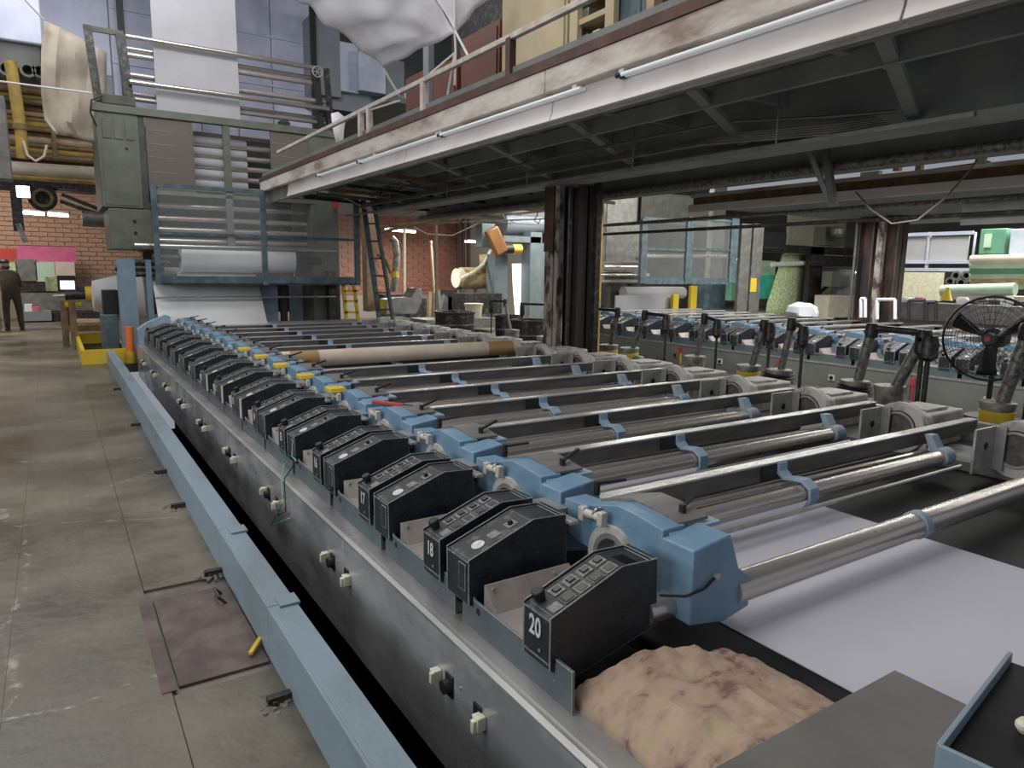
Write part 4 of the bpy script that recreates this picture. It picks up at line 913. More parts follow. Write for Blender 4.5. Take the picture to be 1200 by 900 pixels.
rope('rope tying the lower tarp corner to the handrail', at(450, 80, 1, 7.4), at(456, 92, 1, 7.4), at(468, 112, 0, 3.30))
rope('rope from the tarp funnel slanting down to the handrail', at(533, 36, 1, 6.3), at(551, 70, 0, 3.3))
rope('rope running left from the handrail to the tarp knot', at(533, 62, 1, 6.3), at(500, 90, 0, 3.3))
rope('thin rope hanging from the tarp knot toward the deck', at(533, 62, 1, 6.3), at(524, 115, 0, 3.4))
rope('rope tied from the upper left corner to the sheer cloth', at(20, -10, 1, 12), at(52, 24, 1, 12))
rope('knotted white rope at the left end of the handrail', at(405, 138, 0, 3.3), at(468, 118, 0, 3.3))
# sheer cloth hanging left of the tower
c = [[(52, 24), (75, 34), (105, 50), (125, 62)], [(48, 60), (72, 66), (102, 88), (125, 105)], [(48, 108), (70, 104), (100, 112), (125, 125)], [(52, 140), (70, 140), (98, 148), (125, 150)], [(66, 158), (82, 160), (104, 165), (125, 168)]]
P_ = []
for i in range(13):
    row = []
    f = i/12*4; k = min(int(f), 3); fr_ = f-k
    for j in range(13):
        gg = j/12*3; l = min(int(gg), 2); gr = gg-l
        def L2(a, b, t): return (a[0]+(b[0]-a[0])*t, a[1]+(b[1]-a[1])*t)
        q = L2(L2(c[k][l], c[k][l+1], gr), L2(c[k+1][l], c[k+1][l+1], gr), fr_)
        row.append(at(q[0], q[1], 1, 14.9+.035*sin(j*1.7)+.05*sin(i*.9+j*.6)))
    P_.append(row)
tag(MB().sheet(P_, .004).build('sheer_cloth', 'sheer'), 'sheer cream cloth hung in the gap left of the tower', 'cloth')
# ============================================================ LEFT MIDDLE: pipe rack, pipes
rk = thing('pipe_rack', (-3, 18.5, 3), 'rack of many long brown pipes stacked high left of the tower', 'pipe rack')
for k in range(15):
    py = 97+6.2*k; z = g(60, py, 18.3).z; y = 18.3+random.uniform(-.1, .15)
    MB().cyl((-9, y, z+random.uniform(-.01, .01)), (1.2, y, z-.02), .05+.012*(k % 3), 10).build('pipe', ('pipe_brown', 'wood', 'pipe_brown', 'pipe_yellow', 'pipe_brown')[k % 5], rk)
MB().box(-9, 1.2, 18.7, 18.75, 3.8, 6.3).build('back_board', 'brown_curb', rk)
for x in (-1.2, .2): MB().box(x, x+.08, 18.15, 18.2, 3.9, 6.4).build('upright', 'pipe_brown', rk)
for px, lab in ((8, 'dark open tube end high at the left, leftmost of three'), (33, 'dark open tube end high at the left, middle of three'), (47, 'dark open tube end high at the left, right one of three')):
    q = g(px, 83+px*.08, 15.6); t = thing('tube_end', tuple(q), lab, 'tube')
    MB().ring(q, 'y', .08, .12, .5).build('shell', 'grey_wall', t)
yp = thing('yellow_pipe', tuple(g(24, 180, 14.5)), 'yellow painted vertical pipe with a hanging hose loop', 'pipe')
MB().tube([g(12, 72, 14.5), g(18, 110, 14.5), g(24, 150, 14.5), g(27, 186, 14.5)], .09, 12).build('pipe', 'pipe_yellow', yp)
MB().tube([g(27, 165, 14.4), g(32, 182, 14.4), g(42, 189, 14.4), g(52, 183, 14.4), g(55, 170, 14.4)], .022, 8).build('hose', 'pipe_cream', yp)
MB().lathe(g(24, 152, 14.5), [(.11, 0), (.11, .09)], 12).build('clamp', 'pipe_brown', yp)
tag(MB().cyl(g(4, 197, 17.5), V(1.4, 17.5, g(110, 203, 17.5).z), .14, 18).build('cream_pipe', 'pipe_cream'), 'thick cream pipe running below the pipe rack', 'pipe')
tag(MB().cyl(g(-5, 206, 17.3), g(118, 214, 17.3), .04, 10).build('thin_yellow_pipe', 'pipe_yellow'), 'thin yellow pipe just below the cream pipe', 'pipe')
tag(MB().cyl(g(-10, 94, 13.6), g(107, 109, 13.8), .014, 6).build('cable', 'rope'), 'taut pale cable across the upper left', 'cable')
tag(MB().box(*xb(-30, 4, 110, 208, 12.5, 13)).build('grey_duct_edge', 'pipe_grey'), 'blue-grey duct edge at the left picture border', 'duct')
mc = thing('ceiling_machinery', tuple(g(60, 235, 19)), 'dark machinery and beams hanging below the cream pipe', 'machinery')
MB().box(*xb(-30, 118, 212, 222, 19, 19.6)).build('beam', 'black_oily', mc)
MB().cyl(g(50, 232, 18.8), g(50, 232, 19.8), .28, 18).build('wheel', 'black_oily', mc)
MB().ring(g(50, 232, 18.7), 'y', .14, .2, .06).build('wheel_rim', 'pipe_brown', mc)
for a, b in (((72, 228), (118, 246)), ((70, 236), (112, 250)), ((-5, 220), (45, 224)), ((60, 218), (108, 224))): MB().bar(g(*a, 18.9), g(*b, 18.9), .10, .08).build('strut', 'black_oily', mc)
MB().cyl(g(96, 256, 17.5), g(126, 258, 17.5), .16, 16).build('canister', 'pipe_grey', mc)
MB().box(*xb(16, 24, 220, 270, 18.5, 18.7)).build('drop_post', 'black_oily', mc)
MB().bar(g(21, 262, 18.4), g(30, 284, 18.4), .12, .1).build('elbow_pipe', 'bucket', mc)
fl_ = thing('flood_lamp', tuple(g(27, 225, 18)), 'square glowing flood lamp at the upper left', 'lamp')
MB().box(*xb(20, 34, 218, 231, 18.0, 18.06)).build('lens', 'lamp', fl_)
MB().box(*xb(19, 35, 217, 232, 18.06, 18.2)).build('housing', 'black', fl_)
for a, b, lab in (((27, 249), (52, 251), 'thin glowing tube lamp under the left machinery, left half'), ((56, 251), (80, 253), 'thin glowing tube lamp under the left machinery, right half')):
    p0, p1 = g(*a, 20), g(*b, 20); t = thing('tube_lamp', tuple(p0), lab, 'lamp'); MB().cyl(p0, p1, .035, 10).build('lamp_tube', 'lamp', t); MB().bar(p0+V(0, .05, .06), p1+V(0, .05, .06), .1, .04).build('housing', 'white_paint', t)
# back left corner
wb = 25.6
def bx(name, mt, lab, cat, a, b, c, d, y, y1, **k): return tag(MB().box(*xb(a, b, c, d, y, y1)).build(name, mt, **k), lab, cat)
bx('pink_fabric', 'pink', 'wide pink fabric pinned on the left brick wall', 'fabric', 21, 88, 289, 307, wb, wb+.05)
bx('red_fabric', 'red', 'red fabric piece at the left picture edge beside the pink one', 'fabric', -20, 19, 291, 306, wb, wb+.05)
bx('grey_cloth', 'pipe_grey', 'dark grey cloth below the left part of the pink fabric', 'fabric', 20, 42, 304, 329, wb-.1, wb)
bx('sample_sheet', 'green_fabric', 'pale green print sample hanging by the person', 'fabric', 6, 19, 307, 326, wb-.1, wb)
bx('sample_sheet', 'pale_green', 'pale mint sheet below the pink fabric, left one', 'fabric', 43, 64, 307, 330, wb-.1, wb)
bx('sample_sheet', 'tube_card', 'pale pinkish sheet below the pink fabric, right one', 'fabric', 65, 87, 307, 325, wb-.1, wb)
bx('dark_shelf', 'black_oily', 'dark shelf below the hanging sheets', 'shelf', 14, 92, 334, 341, wb-.6, wb)
wbn = thing('work_bench', tuple(g(50, 372, 24.5)), 'long grey work bench along the left brick wall', 'bench')
MB().box(*xb(20, 140, 343, 364, 25, 25.5)).build('back_panel', 'pipe_grey', wbn)
MB().box(*xb(26, 60, 365, 376, 24.2, 25)).build('drawer_unit', 'galvanised_dark', wbn)
MB().box(*xb(62, 135, 366, 376, 24.4, 25)).build('drawer_unit', 'black_oily', wbn)
bx('white_carton', 'cloth_white', 'small white carton on the work bench', 'carton', 29, 37, 357, 365, 24.3, 24.8)
bx('pink_carton', 'pink', 'small pink box beside the white carton', 'box', 38, 46, 360, 365, 24.3, 24.8)
mo = thing('computer_monitor', tuple(g(78, 340, 22)), 'black monitor with bright screen on the bench', 'monitor')
MB().box(*xb(68, 88, 323, 341, 22, 22.08)).build('case', 'black', mo); MB().box(*xb(71, 87, 329, 339, 21.97, 22)).build('screen', 'screen', mo)
MB().box(g(76, 340, 22).x, g(80, 340, 22).x, 22.02, 22.3, 0, g(78, 341, 22).z).build('stand', 'black', mo)
bx('beige_cabinet', 'green_fabric', 'small greenish cabinet left of the monitor', 'cabinet', 54, 67, 324, 341, 22.5, 23)
tk = thing('white_tank', tuple(g(122, 350, 18)), 'large white cylinder lying behind the roll stand', 'tank')
MB().lathe(g(106, 347, 18), [(.02, 0), (.33, .05), (.40, .3), (.55, 1.0)], 24, (1, 0, 0)).build('body', 'tank_white', tk)
rs = thing('roll_stand', tuple(V(g(85, 400, 17).x, 17, 0)), 'wooden roll stand with black roll and yellow fittings', 'stand')
p0 = g(74, 352, 17); p1 = V(g(78, 405, 17).x, 17, 0)
MB().bar(p0, p1, .12, .12).build('leg', 'pipe_brown', rs); MB().bar(g(84, 352, 16.4), V(g(88, 402, 16.4).x, 16.4, 0), .12, .12).build('leg', 'pipe_brown', rs)
MB().bar(g(78, 385, 16.8), g(128, 384, 16.8), .1, .12).build('cross_beam', 'pipe_brown', rs); MB().box(*xb(86, 128, 378, 383, 16.9, 18.2)).build('board', 'wood', rs)
MB().cyl(g(76, 346, 16.8), g(102, 345, 16.8), .10, 16).build('black_roll', 'black_oily', rs); MB().cyl(g(62, 347, 16.8), g(78, 346, 16.8), .025, 8).build('spindle', 'steel_light', rs)
MB().cyl(g(100, 345, 16.8), g(107, 345, 16.8), .16, 16).build('yellow_hub', 'yellow', rs); MB().cyl(g(76, 357, 16.9), g(95, 356, 16.9), .07, 12).build('yellow_roll', 'yellow', rs)
dc = thing('dark_cabinet', (.75, 14, 0), 'dark blue-grey cabinet standing in the yellow drip tray', 'cabinet')
e = xb(123, 138, 369, 425, 14.1, 14.7); MB().box(e[0], e[1], 14.1, 14.7, .06, e[5]).build('body', 'guard_blue', dc, bevel=.01)
e = xb(122, 138, 340, 369, 14.3, 14.7); MB().box(*e).build('upper_part', 'black', dc, bevel=.01)
dt = thing('drip_tray', (.45, 14.5, 0), 'bright yellow drip tray on the floor behind the kerb beam', 'tray')
a = at(106, 404, 2, .16); b = at(131, 436, 2, 0)
MB().box(.30, .36, 13.6, 17.0, 0, .24).build('side_wall', 'yellow', dt); MB().box(.36, .93, 13.6, 13.66, 0, .24).build('front_wall', 'yellow', dt)
MB().box(.36, .93, 13.66, 17, 0, .03).build('floor_sheet', 'black', dt); MB().box(.36, .93, 16.94, 17.0, 0, .24).build('rear_wall', 'yellow', dt); MB().box(.93, .99, 13.6, 17, 0, .24).build('side_wall', 'yellow', dt)
t = thing('safety_cone', (1.02, 13.45, 0), 'orange and yellow striped cone between the kerb beam and the machine', 'cone')
MB().cyl((1.02, 13.5, .2), (1.02, 13.5, .62), .065, 16).build('body', 'orange', t); MB().cyl((1.02, 13.5, 0), (1.02, 13.5, .2), .07, 16).build('foot', 'yellow', t)
# person
def person():
    base = V(-.90, 21.5, 0)
    t = thing('person', tuple(base), 'person in dark cap and dark overalls standing with back turned at the left edge', 'person')
    me = bpy.data.meshes.new('body'); bm = bmesh.new()
    J = {'pel': (0, 0, .93), 'sp': (0, .02, 1.15), 'ch': (-.04, .06, 1.36), 'nk': (-.06, .09, 1.50), 'hd': (-.07, .12, 1.60), 'hp': (-.07, .13, 1.70),
         'hl': (-.11, 0, .88), 'kl': (-.13, .02, .48), 'al': (-.13, -.02, .08), 'tl': (-.15, .14, .03),
         'hr': (.11, 0, .88), 'kr': (.14, .05, .48), 'ar': (.16, .02, .08), 'tr': (.16, .18, .03),
         'sl': (-.22, .08, 1.40), 'el': (-.30, .14, 1.12), 'wl': (-.26, .34, 1.02), 'ql': (-.25, .42, 1.01),
         'sr': (.15, .05, 1.40), 'er': (.20, .12, 1.12), 'wr': (.12, .34, 1.03), 'qr': (.10, .42, 1.02)}
    rad = dict(pel=.18, sp=.185, ch=.20, nk=.055, hd=.085, hp=.075, hl=.125, kl=.095, al=.075, tl=.045, hr=.125, kr=.095, ar=.075, tr=.045, sl=.085, el=.05, wl=.035, ql=.04, sr=.085, er=.06, wr=.035, qr=.04)
    ks = list(J); vs = {k: bm.verts.new(J[k]) for k in ks}
    for a, b in ('pel sp', 'sp ch', 'ch nk', 'nk hd', 'hd hp', 'pel hl', 'hl kl', 'kl al', 'al tl', 'pel hr', 'hr kr', 'kr ar', 'ar tr', 'ch sl', 'sl el', 'el wl', 'wl ql', 'ch sr', 'sr er', 'er wr', 'wr qr') if False else [tuple(x.split()) for x in ('pel sp', 'sp ch', 'ch nk', 'nk hd', 'hd hp', 'pel hl', 'hl kl', 'kl al', 'al tl', 'pel hr', 'hr kr', 'kr ar', 'ar tr', 'ch sl', 'sl el', 'el wl', 'wl ql', 'ch sr', 'sr er', 'er wr', 'wr qr')]: bm.edges.new((vs[a], vs[b]))
    bm.to_mesh(me); bm.free(); o = bpy.data.objects.new('body', me); COL.objects.link(o); o.parent = t
    md = o.modifiers.new('skin', 'SKIN'); md.use_smooth_shade = True
    for k, sv in zip(ks, me.skin_vertices[0].data): sv.radius = (rad[k], rad[k]*.85); sv.use_root = (k == 'pel')
    o.modifiers.new('s', 'SUBSURF').render_levels = 2
    me.materials.append(M['jacket'])
    MB().lathe(base+V(-.07, .125, 1.56), [(.07, 0), (.088, .05), (.085, .10), (.05, .14)], 14).build('head', 'skin', t)
    MB().lathe(base+V(-.07, .125, 1.655), [(.098, 0), (.098, .05), (.06, .09)], 14).box(base.x-.13, base.x-.01, base.y+.2, base.y+.29, 1.655, 1.67).build('cap', 'black', t)
    for x, y in ((-.14, .05), (.16, .09)): MB().box(base.x+x-.05, base.x+x+.05, base.y+y-.12, base.y+y+.15, 0, .08).build('shoe', 'black', t, bevel=.02)
    for x in (-.25, .10):
        for k in range(4): MB().tube([base+V(x-.03+.02*k, .42, 1.01), base+V(x-.03+.02*k, .47, 1.0), base+V(x-.03+.02*k, .49, .97)], .009, 6).build('finger', 'skin', t)
        MB().tube([base+V(x+.04, .40, 1.0), base+V(x+.06, .44, .98)], .010, 6).build('thumb', 'skin', t)
person()
bx('trolley_handle', 'pipe_grey', 'grey trolley part at the left edge in front of the person', 'trolley', -12, -3, 345, 388, 21, 21.3)
# ============================================================ UPPER DECK CONTENTS
def dk_box(name, mt, lab, cat, a, b, y0p, X, zt, depth=1.0, **k):
    p = at(a, y0p, 0, X); q = at(b, y0p, 0, X)
    return tag(MB().box(X, X+depth, min(p.y, q.y), max(p.y, q.y), 3.31, zt).build(name, mt, **k), lab, cat)
c = thing('red_cabinet', (4.4, 6, 3.31), 'large reddish brown locker behind the handrail, right one', 'cabinet')
def door_box(X, ya, yb, zt, mt, par):
    MB().box(X, X+.9, ya, yb, 3.31, zt).build('body', mt, par, bevel=.01)
    MB().box(X-.015, X, ya+.04, yb-.04, 3.36, zt-.06).build('door', mt, par, bevel=.004)
ya, yb = at(585, 60, 0, 4.4).y, at(540, 60, 0, 4.4).y; door_box(4.4, ya, yb, 4.42, 'cabinet_red', c)
c = thing('red_cabinet', (4.4, 7, 3.31), 'reddish brown locker behind the handrail, middle one with rope in front', 'cabinet')
ya, yb = at(535, 60, 0, 4.4).y, at(507, 60, 0, 4.4).y; door_box(4.4, ya, yb, 4.25, 'cabinet_red', c)
c = thing('red_cabinet', (4.4, 8, 3.31), 'reddish brown locker behind the handrail, left one under the tarp', 'cabinet')
ya, yb = at(499, 80, 0, 4.4).y, at(475, 80, 0, 4.4).y; door_box(4.4, ya, yb, 4.3, 'cabinet_red', c)
tag(MB().box(4.35, 4.43, at(507, 60, 0, 4.4).y+.02, at(499, 60, 0, 4.4).y-.02, 3.31, 4.6).build('blue_post', 'galvanised_dark'), 'dark blue post between the left and middle red lockers', 'post')
c = thing('beige_cabinet', (4.4, 5, 3.31), 'tall beige cabinet on the upper deck', 'cabinet')
ya, yb = at(664, 50, 0, 4.4).y, at(588, 50, 0, 4.4).y; ym = at(604, 50, 0, 4.4).y
MB().box(4.4, 5.3, ya, yb, 3.31, 5.3).build('body', 'cabinet_beige', c, bevel=.01)
MB().box(4.38, 4.4, ya+.03, ym-.02, 3.4, 5.2).build('door', 'cabinet_beige', c, bevel=.004)
c = thing('open_rack', (4.4, 4.2, 3.31), 'open beige shelving rack with stored parts on the upper deck', 'shelf')
ya, yb = at(719, 20, 0, 4.4).y, at(667, 50, 0, 4.4).y
for y in (ya, yb-.12): MB().box(4.4, 4.46, y, y+.12, 3.31, 5.0).build('upright', 'cabinet_beige', c)
for z in (3.45, 3.72, 3.98, 4.25, 4.5): 
    s = MB().box(4.42, 5.0, ya+.05, yb-.05, z, z+.05).build('shelf_board', 'cabinet_beige', c)
MB().box(5.0, 5.05, ya, yb, 3.31, 5).build('back_sheet', 'black_oily', c)
for k in range(7):
    y = ya+.1+(k % 3)*.17; z = 3.50+.265*(k % 4)
    tag(MB().box(4.46, 4.6, y, y+.1, z, z+.10+.03*(k % 2)).build('stored_carton', ('orange_cover', 'tube_card', 'pipe_grey')[k % 3], bevel=.006), ('orange block on the lowest shelf of the deck rack', 'tan block on the second shelf of the deck rack', 'grey block on the third shelf of the deck rack', 'orange block on the top shelf of the deck rack', 'tan block on the lowest shelf of the deck rack', 'grey block on the second shelf of the deck rack', 'orange block on the third shelf of the deck rack')[k], 'carton', 'stored parts on the rack')
c = thing('dark_cabinet', (4.5, 3.6, 3.31), 'dark grey cabinet at the top edge right of the open rack', 'cabinet')
ya, yb = at(756, 10, 0, 4.5).y, at(722, 20, 0, 4.5).y; MB().box(4.5, 5.3, ya, yb, 3.31, 4.9).build('body', 'guard_blue', c, bevel=.01)
MB().box(4.485, 4.5, ya+.05, yb-.05, 3.36, 4.8).build('door', 'guard_blue', c, bevel=.004)
tag(MB().box(4.4, 4.5, at(766, 10, 0, 4.4).y, at(757, 10, 0, 4.4).y, 3.31, 4.8).build('wooden_post', 'wood'), 'brown wooden post at the top edge beside the dark cabinet', 'post')
MB().box(5.6, 5.7, -1, 10.5, 3.31, 7.5).build('wall_deck_back', 'black_oily')['kind'] = 'structure'
for k, px in enumerate((447, 455)):
    q = at(px, 150, 0, 4.2); tag(MB().box(4.2, 4.28, q.y-.04, q.y+.04, 3.31, 3.75).build('short_stud', 'wood'), 'short wooden stud near the far end of the deck, %s' % ('left', 'right')[k], 'post')
# white sack hanging at the deck end
c = [[(388, 133), (396, 131), (405, 138)], [(390, 150), (396, 150), (403, 152)], [(394, 168), (398, 168), (402, 166)]]
tag(MB().sheet([[at(x_, y_, 1, 13.0+.05*k) for k, (x_, y_) in enumerate(r_)] for r_ in c], .01).build('white_rag', 'cloth_white'), 'white rag hanging at the far end of the deck', 'cloth')
# ============================================================ CENTRE BACKGROUND
def st_cyl(par, a, b, r_, nm, mt, n=14): return MB().cyl(a, b, r_, n).build(nm, mt, par)
YC = 18.5
ar = thing('roll_unwinder', tuple(V(g(586, 380, YC).x, YC, 0)), 'pale blue-grey gantry with orange belt cover behind the pumps', 'textile machine')
MB().box(*xb(580, 594, 298, 392, YC, YC+.5)).build('front_post', 'unwinder', ar)
MB().box(*xb(622, 633, 272, 392, YC, YC+.5)).build('rear_post', 'unwinder', ar)
MB().box(*xb(634, 648, 285, 390, YC+.3, YC+.5)).build('side_panel', 'unwinder', ar)
MB().box(*xb(590, 634, 277, 284, YC, YC+.4)).build('top_beam', 'unwinder', ar)
MB().box(*xb(565, 580, 262, 290, YC-.1, YC+.3)).build('bearing_block', 'unwinder', ar, bevel=.02)
MB().bar(g(575, 268, YC-.3), g(588, 297, YC-.3), .45, .2, (0, 1, 0)).build('belt_cover', 'orange_cover', ar, bevel=.05, label='orange belt cover')
MB().cyl(g(600, 292, YC-.2), g(610, 292, YC-.2), .14, 16).build('motor', 'yellow', ar, label='yellow motor')
MB().cyl(g(590, 292, YC-.2), g(600, 292, YC-.2), .15, 16).build('motor_flange', 'black', ar)
MB().cyl(g(588, 262, YC+.6), g(648, 262, YC+.6), .35, 20).build('top_roller', 'galvanised_dark', ar)
tag(MB().sheet([[g(a_, y_, YC+.55) for a_ in (x0, (x0+x1)/2, x1)] for (x0, x1, y_) in ((600, 623, 309), (601, 624, 335), (604, 627, 372), (606, 628, 388))], .01).build('glowing_sheet', 'glare_white'), 'white sheet with glare put in as its own glow, between the blue-grey posts', 'sheet')
rl = thing('wrapped_roll', tuple(V(g(560, 325, 19.5).x, 19.5, 0)), 'large roll wrapped in crinkled tan plastic by the brick wall', 'roll')
MB().cyl(g(540, 326, 19.5), g(582, 326, 19.5), .34, 24).build('roll', 'tan_wrap', rl)
MB().cyl(g(534, 326, 19.5), g(541, 326, 19.5), .30, 24).build('core_end', 'plastic_cream', rl)
MB().sheet([[g(a_, y_, 19.2) for a_ in (562, 570, 580)] for y_ in (298, 308, 322)], .01).build('plastic_flap', 'tan_wrap', rl)
MB().tube([g(575, 293, 19), g(566, 310, 19), g(553, 320, 19), g(540, 326, 19)], .05, 8).build('curved_arm', 'plastic_cream', rl)
for px in (537, 556): MB().bar(g(px, 330, 19.5), V(g(px+8, 372, 19.5).x, 19.5, 0), .12, .1).build('stand_leg', 'bucket', rl)
t = thing('pale_bucket', tuple(V(g(555, 375, 16.5).x, 16.5, .3)), 'pale beige bucket on a bench in front of the wrapped roll', 'bucket')
q = g(555, 373, 16.5); MB().lathe(q, [(.20, 0), (.24, .36), (.26, .36), (.26, .40)], 20).build('pail', 'pipe_cream', t)
bx('side_bench', 'pipe_grey', 'low grey bench under the pale bucket', 'bench', 500, 582, 374, 385, 16.2, 17.2)
bx('machine_case', 'black_oily', 'dark boxy machine beneath the wrapped roll', 'machine', 545, 588, 344, 368, 17.8, 18.6)
for k, (px, py, w_, h_, mt, lab) in enumerate(((462, 345, 24, 26, 'black_oily', 'dark machine casing left of the leaning boards'), (490, 350, 20, 22, 'black_oily', 'low black machine casing behind the leaning boards'), (522, 348, 18, 24, 'pipe_grey', 'grey casing between boards and wrapped roll'), (530, 340, 10, 40, 'black', 'narrow black cabinet by the wrapped roll'))):
    bx('machine_case', mt, lab, 'machine', px-w_/2, px+w_/2, py, py+h_, 18.8, 19.3)
for k, (a, b, mt, w_) in enumerate((((504, 342), (503, 378), 'wood', .10), ((509, 344), (507, 378), 'pipe_brown', .08), ((514, 340), (516, 378), 'pipe_grey', .08), ((505, 282), (509, 345), 'wood', .05), ((520, 345), (511, 378), 'pipe_grey', .07))):
    tag(MB().bar(g(*a, 17.5+.1*k), g(*b, 17.5+.1*k), w_, .06).build('leaning_board', mt), ('short wooden board leaning by the machine end, leftmost', 'brown board right beside the leftmost leaning board', 'grey board standing third in the leaning row', 'tall thin wooden pole rising before the brick wall', 'grey slanting board, rightmost of the leaning row')[k], 'board')
tag(MB().cyl(g(511, 235, 16), g(511, 375, 16), .03, 8).build('hanging_pole', 'pipe_grey'), 'thin grey vertical pole in front of the brick wall', 'pole')
tag(MB().cyl(g(474, 262, 19), g(474, 345, 19), .04, 8).build('conduit', 'pipe_cream'), 'thin pale conduit on the brick wall left part', 'pipe')
for k, px in enumerate((537, 543, 549)): tag(MB().cyl(g(px, 255, 22), g(px, 345 if k == 0 else 318, 22), .07, 8).build('brown_pipe', 'brown_curb'), 'dark red vertical pipe on the brick wall, %s of three' % ('left', 'middle', 'right')[k], 'pipe')
bx('red_box', 'red', 'red electrical box on the brick wall below the pipes', 'box', 533, 545, 318, 331, 21.6, 21.9)
bx('paper_notice', 'cloth_white', 'small white notice beside the red box', 'notice', 540, 545, 320, 326, 21.55, 21.6)
hs = thing('hanging_hose', tuple(g(462, 300, 17)), 'thick grey hose bending down with a yellow band, before the brick wall', 'hose')
MB().tube([g(458, 278, 17), g(463, 283, 17), g(465, 300, 17), g(463, 330, 17), g(461, 342, 17)], .09, 10).build('hose', 'bucket', hs); MB().cyl(g(463, 318, 17), g(463, 325, 17), .10, 10).build('band', 'yellow', hs)
MB().tube([g(442, 298, 17), g(452, 305, 17), g(458, 320, 17)], .04, 8).build('branch', 'pipe_brown', hs)
bx('timber_post', 'wood', 'brown timber post behind the steel ladder', 'post', 431, 441, 250, 365, 16, 16.3)
# fluorescent battens in the hall beyond
for k, (a, b, y, lab) in enumerate((((506, 246), (534, 252), 17, 'wide bright fluorescent batten below the far deck'), ((452, 269), (486, 272), 20, 'slim bright fluorescent batten above the brick wall, left'), ((546, 283), (564, 284), 20, 'short bright fluorescent batten above the wrapped roll'), ((862, 304), (885, 305), 19, 'bright fluorescent batten over the teal fabric'), ((898, 236), (915, 236), 14, 'bright lamp patch below the second deck'))):
    p0, p1 = g(*a, y), g(*b, y); t = thing('ceiling_batten', tuple(p0), lab, 'lamp')
    MB().bar(p0, p1, .16, .05).build('lamp_strip', 'lamp', t); MB().bar(p0+V(0, 0, .05), p1+V(0, 0, .05), .2, .04).build('housing', 'white_paint', t)
    if k in (0, 1, 3):
        c = (p0+p1)/2; area('batten_light', (c.x, c.y, c.z-.12), (c.x, c.y, 0), 1.6, .4, (90, 130, 230)[min(k, 2)])
# pipes and cables under the far ceiling
pb = thing('overhead_pipes', tuple(g(520, 235, 15)), 'dark pipes and rails crossing under the far ceiling', 'pipes')
for a, b, r_, y in (((405, 215), (470, 218), .02, 12.6), ((440, 266), (650, 246), .03, 15), ((445, 272), (600, 240), .03, 14.5), ((420, 240), (600, 262), .015, 15), ((405, 222), (480, 228), .02, 13), ((500, 262), (648, 256), .02, 14.5), ((530, 232), (528, 258), .012, 14), ((576, 232), (576, 252), .012, 14), ((545, 258), (547, 285), .012, 14), ((480, 262), (510, 290), .008, 14)):
    MB().cyl(g(*a, y), g(*b, y), r_, 8).build('pipe', 'pipe_brown' if r_ > .02 else 'pipe_grey', pb)
MB().tube([g(430, 240, 13.5), g(455, 252, 13.5), g(480, 250, 13.5), g(510, 232, 13.5)], .012, 6).build('cable', 'pipe_cream', pb)
MB().tube([g(400, 218, 13.5), g(410, 232, 13.5), g(430, 246, 13.5)], .012, 6).build('cable', 'pipe_cream', pb)
cl2 = MB().box(5.8, 20, 13.5, 22.5, 4.9, 5.0); cl2.build('ceiling_2', 'grey_wall')['kind'] = 'structure'
for k, (a, b, c, d, mt) in enumerate(((605, 650, 215, 226, 'cloth_grey'), (520, 560, 225, 236, 'galvanised'), (560, 650, 240, 252, 'tarp'))):
    bx('ceiling_sheet', mt, ('pale sheet hung under the deck beside the column', 'bluish metal sheet above the far batten', 'crinkled foil-like sheet over the blue-grey gantry')[k], 'sheet', a, b, c, d, 15.5, 15.6)
# yellow pole right of the column
tag(MB().cyl(at(705, 215, 0, 7.6), V(7.6, at(705, 215, 0, 7.6).y, .2), .05, 12).build('yellow_pole', 'pipe_yellow'), 'yellow vertical pole right of the dark column', 'pole')
# ============================================================ SECOND TOWER AND RIGHT BACKGROUND
G2 = 14.5
t2 = thing('second_tower', tuple(V(g(780, 380, G2).x, G2, 0)), 'second dark fabric tower behind the second machine', 'textile machine')
MB().box(*xb(712, 752, 225, 330, G2+.5, G2+1.2)).build('left_cabinet', 'pipe_grey', t2, bevel=.02)
MB().box(*xb(752, 830, 228, 262, G2+.4, G2+1)).build('upper_body', 'green_dark', t2)
MB().box(*xb(700, 712, 232, 320, G2+.9, G2+1.3)).build('side_panel', 'grey_wall', t2)
for k, (py, r_, a, b, mt) in enumerate(((313, .14, 705, 748, 'chrome'), (322, .05, 690, 760, 'chrome'), (343, .17, 730, 800, 'cloth_grey'), (300, .05, 755, 860, 'roller_steel'), (330, .05, 700, 850, 'bar_dark'))):
    MB().cyl(g(a, py, G2+.3), g(b, py, G2+.3), r_, 18).build('roller', mt, t2)
for x in (720, 745, 838): MB().box(*xb(x, x+5, 215, 375, G2+.6, G2+.8)).build('upright', 'green_dark', t2)
bx('grey_web', 'cloth_grey', 'grey fabric sheet going down under the second tower', 'fabric', 722, 788, 346, 372, G2-.2, G2-.15)
bx('lower_case', 'guard_blue', 'dark case under the right end of the second guard', 'machine', 826, 848, 333, 378, G2-.3, G2+.2)
for k, px in enumerate((792, 813)): bx('yellow_post', 'yellow', 'short yellow post under the second guard, %s' % ('left', 'right')[k], 'post', px-2.5, px+2.5, 335 if k else 345, 372, G2-.4, G2-.3)
gd2 = thing('guard_cage', tuple(g(805, 330, 13.2)), 'grey framed guard with clear panes on the second tower', 'guard')
gxp = [755, 808, 860]
for px in gxp: MB().box(*xb(px-1.5, px+2, 256, 332, 13.2, 13.3)).build('post', 'guard_blue', gd2)
for a, b in zip(gxp, gxp[1:]):
    for py in (256, 291, 326): MB().box(*xb(a, b, py, py+(7 if py > 320 else 3), 13.22, 13.28)).build('rail', 'guard_blue', gd2)
    MB().box(*xb(a+2, b-2, 259, 326, 13.24, 13.25)).build('pane', 'poly', gd2)
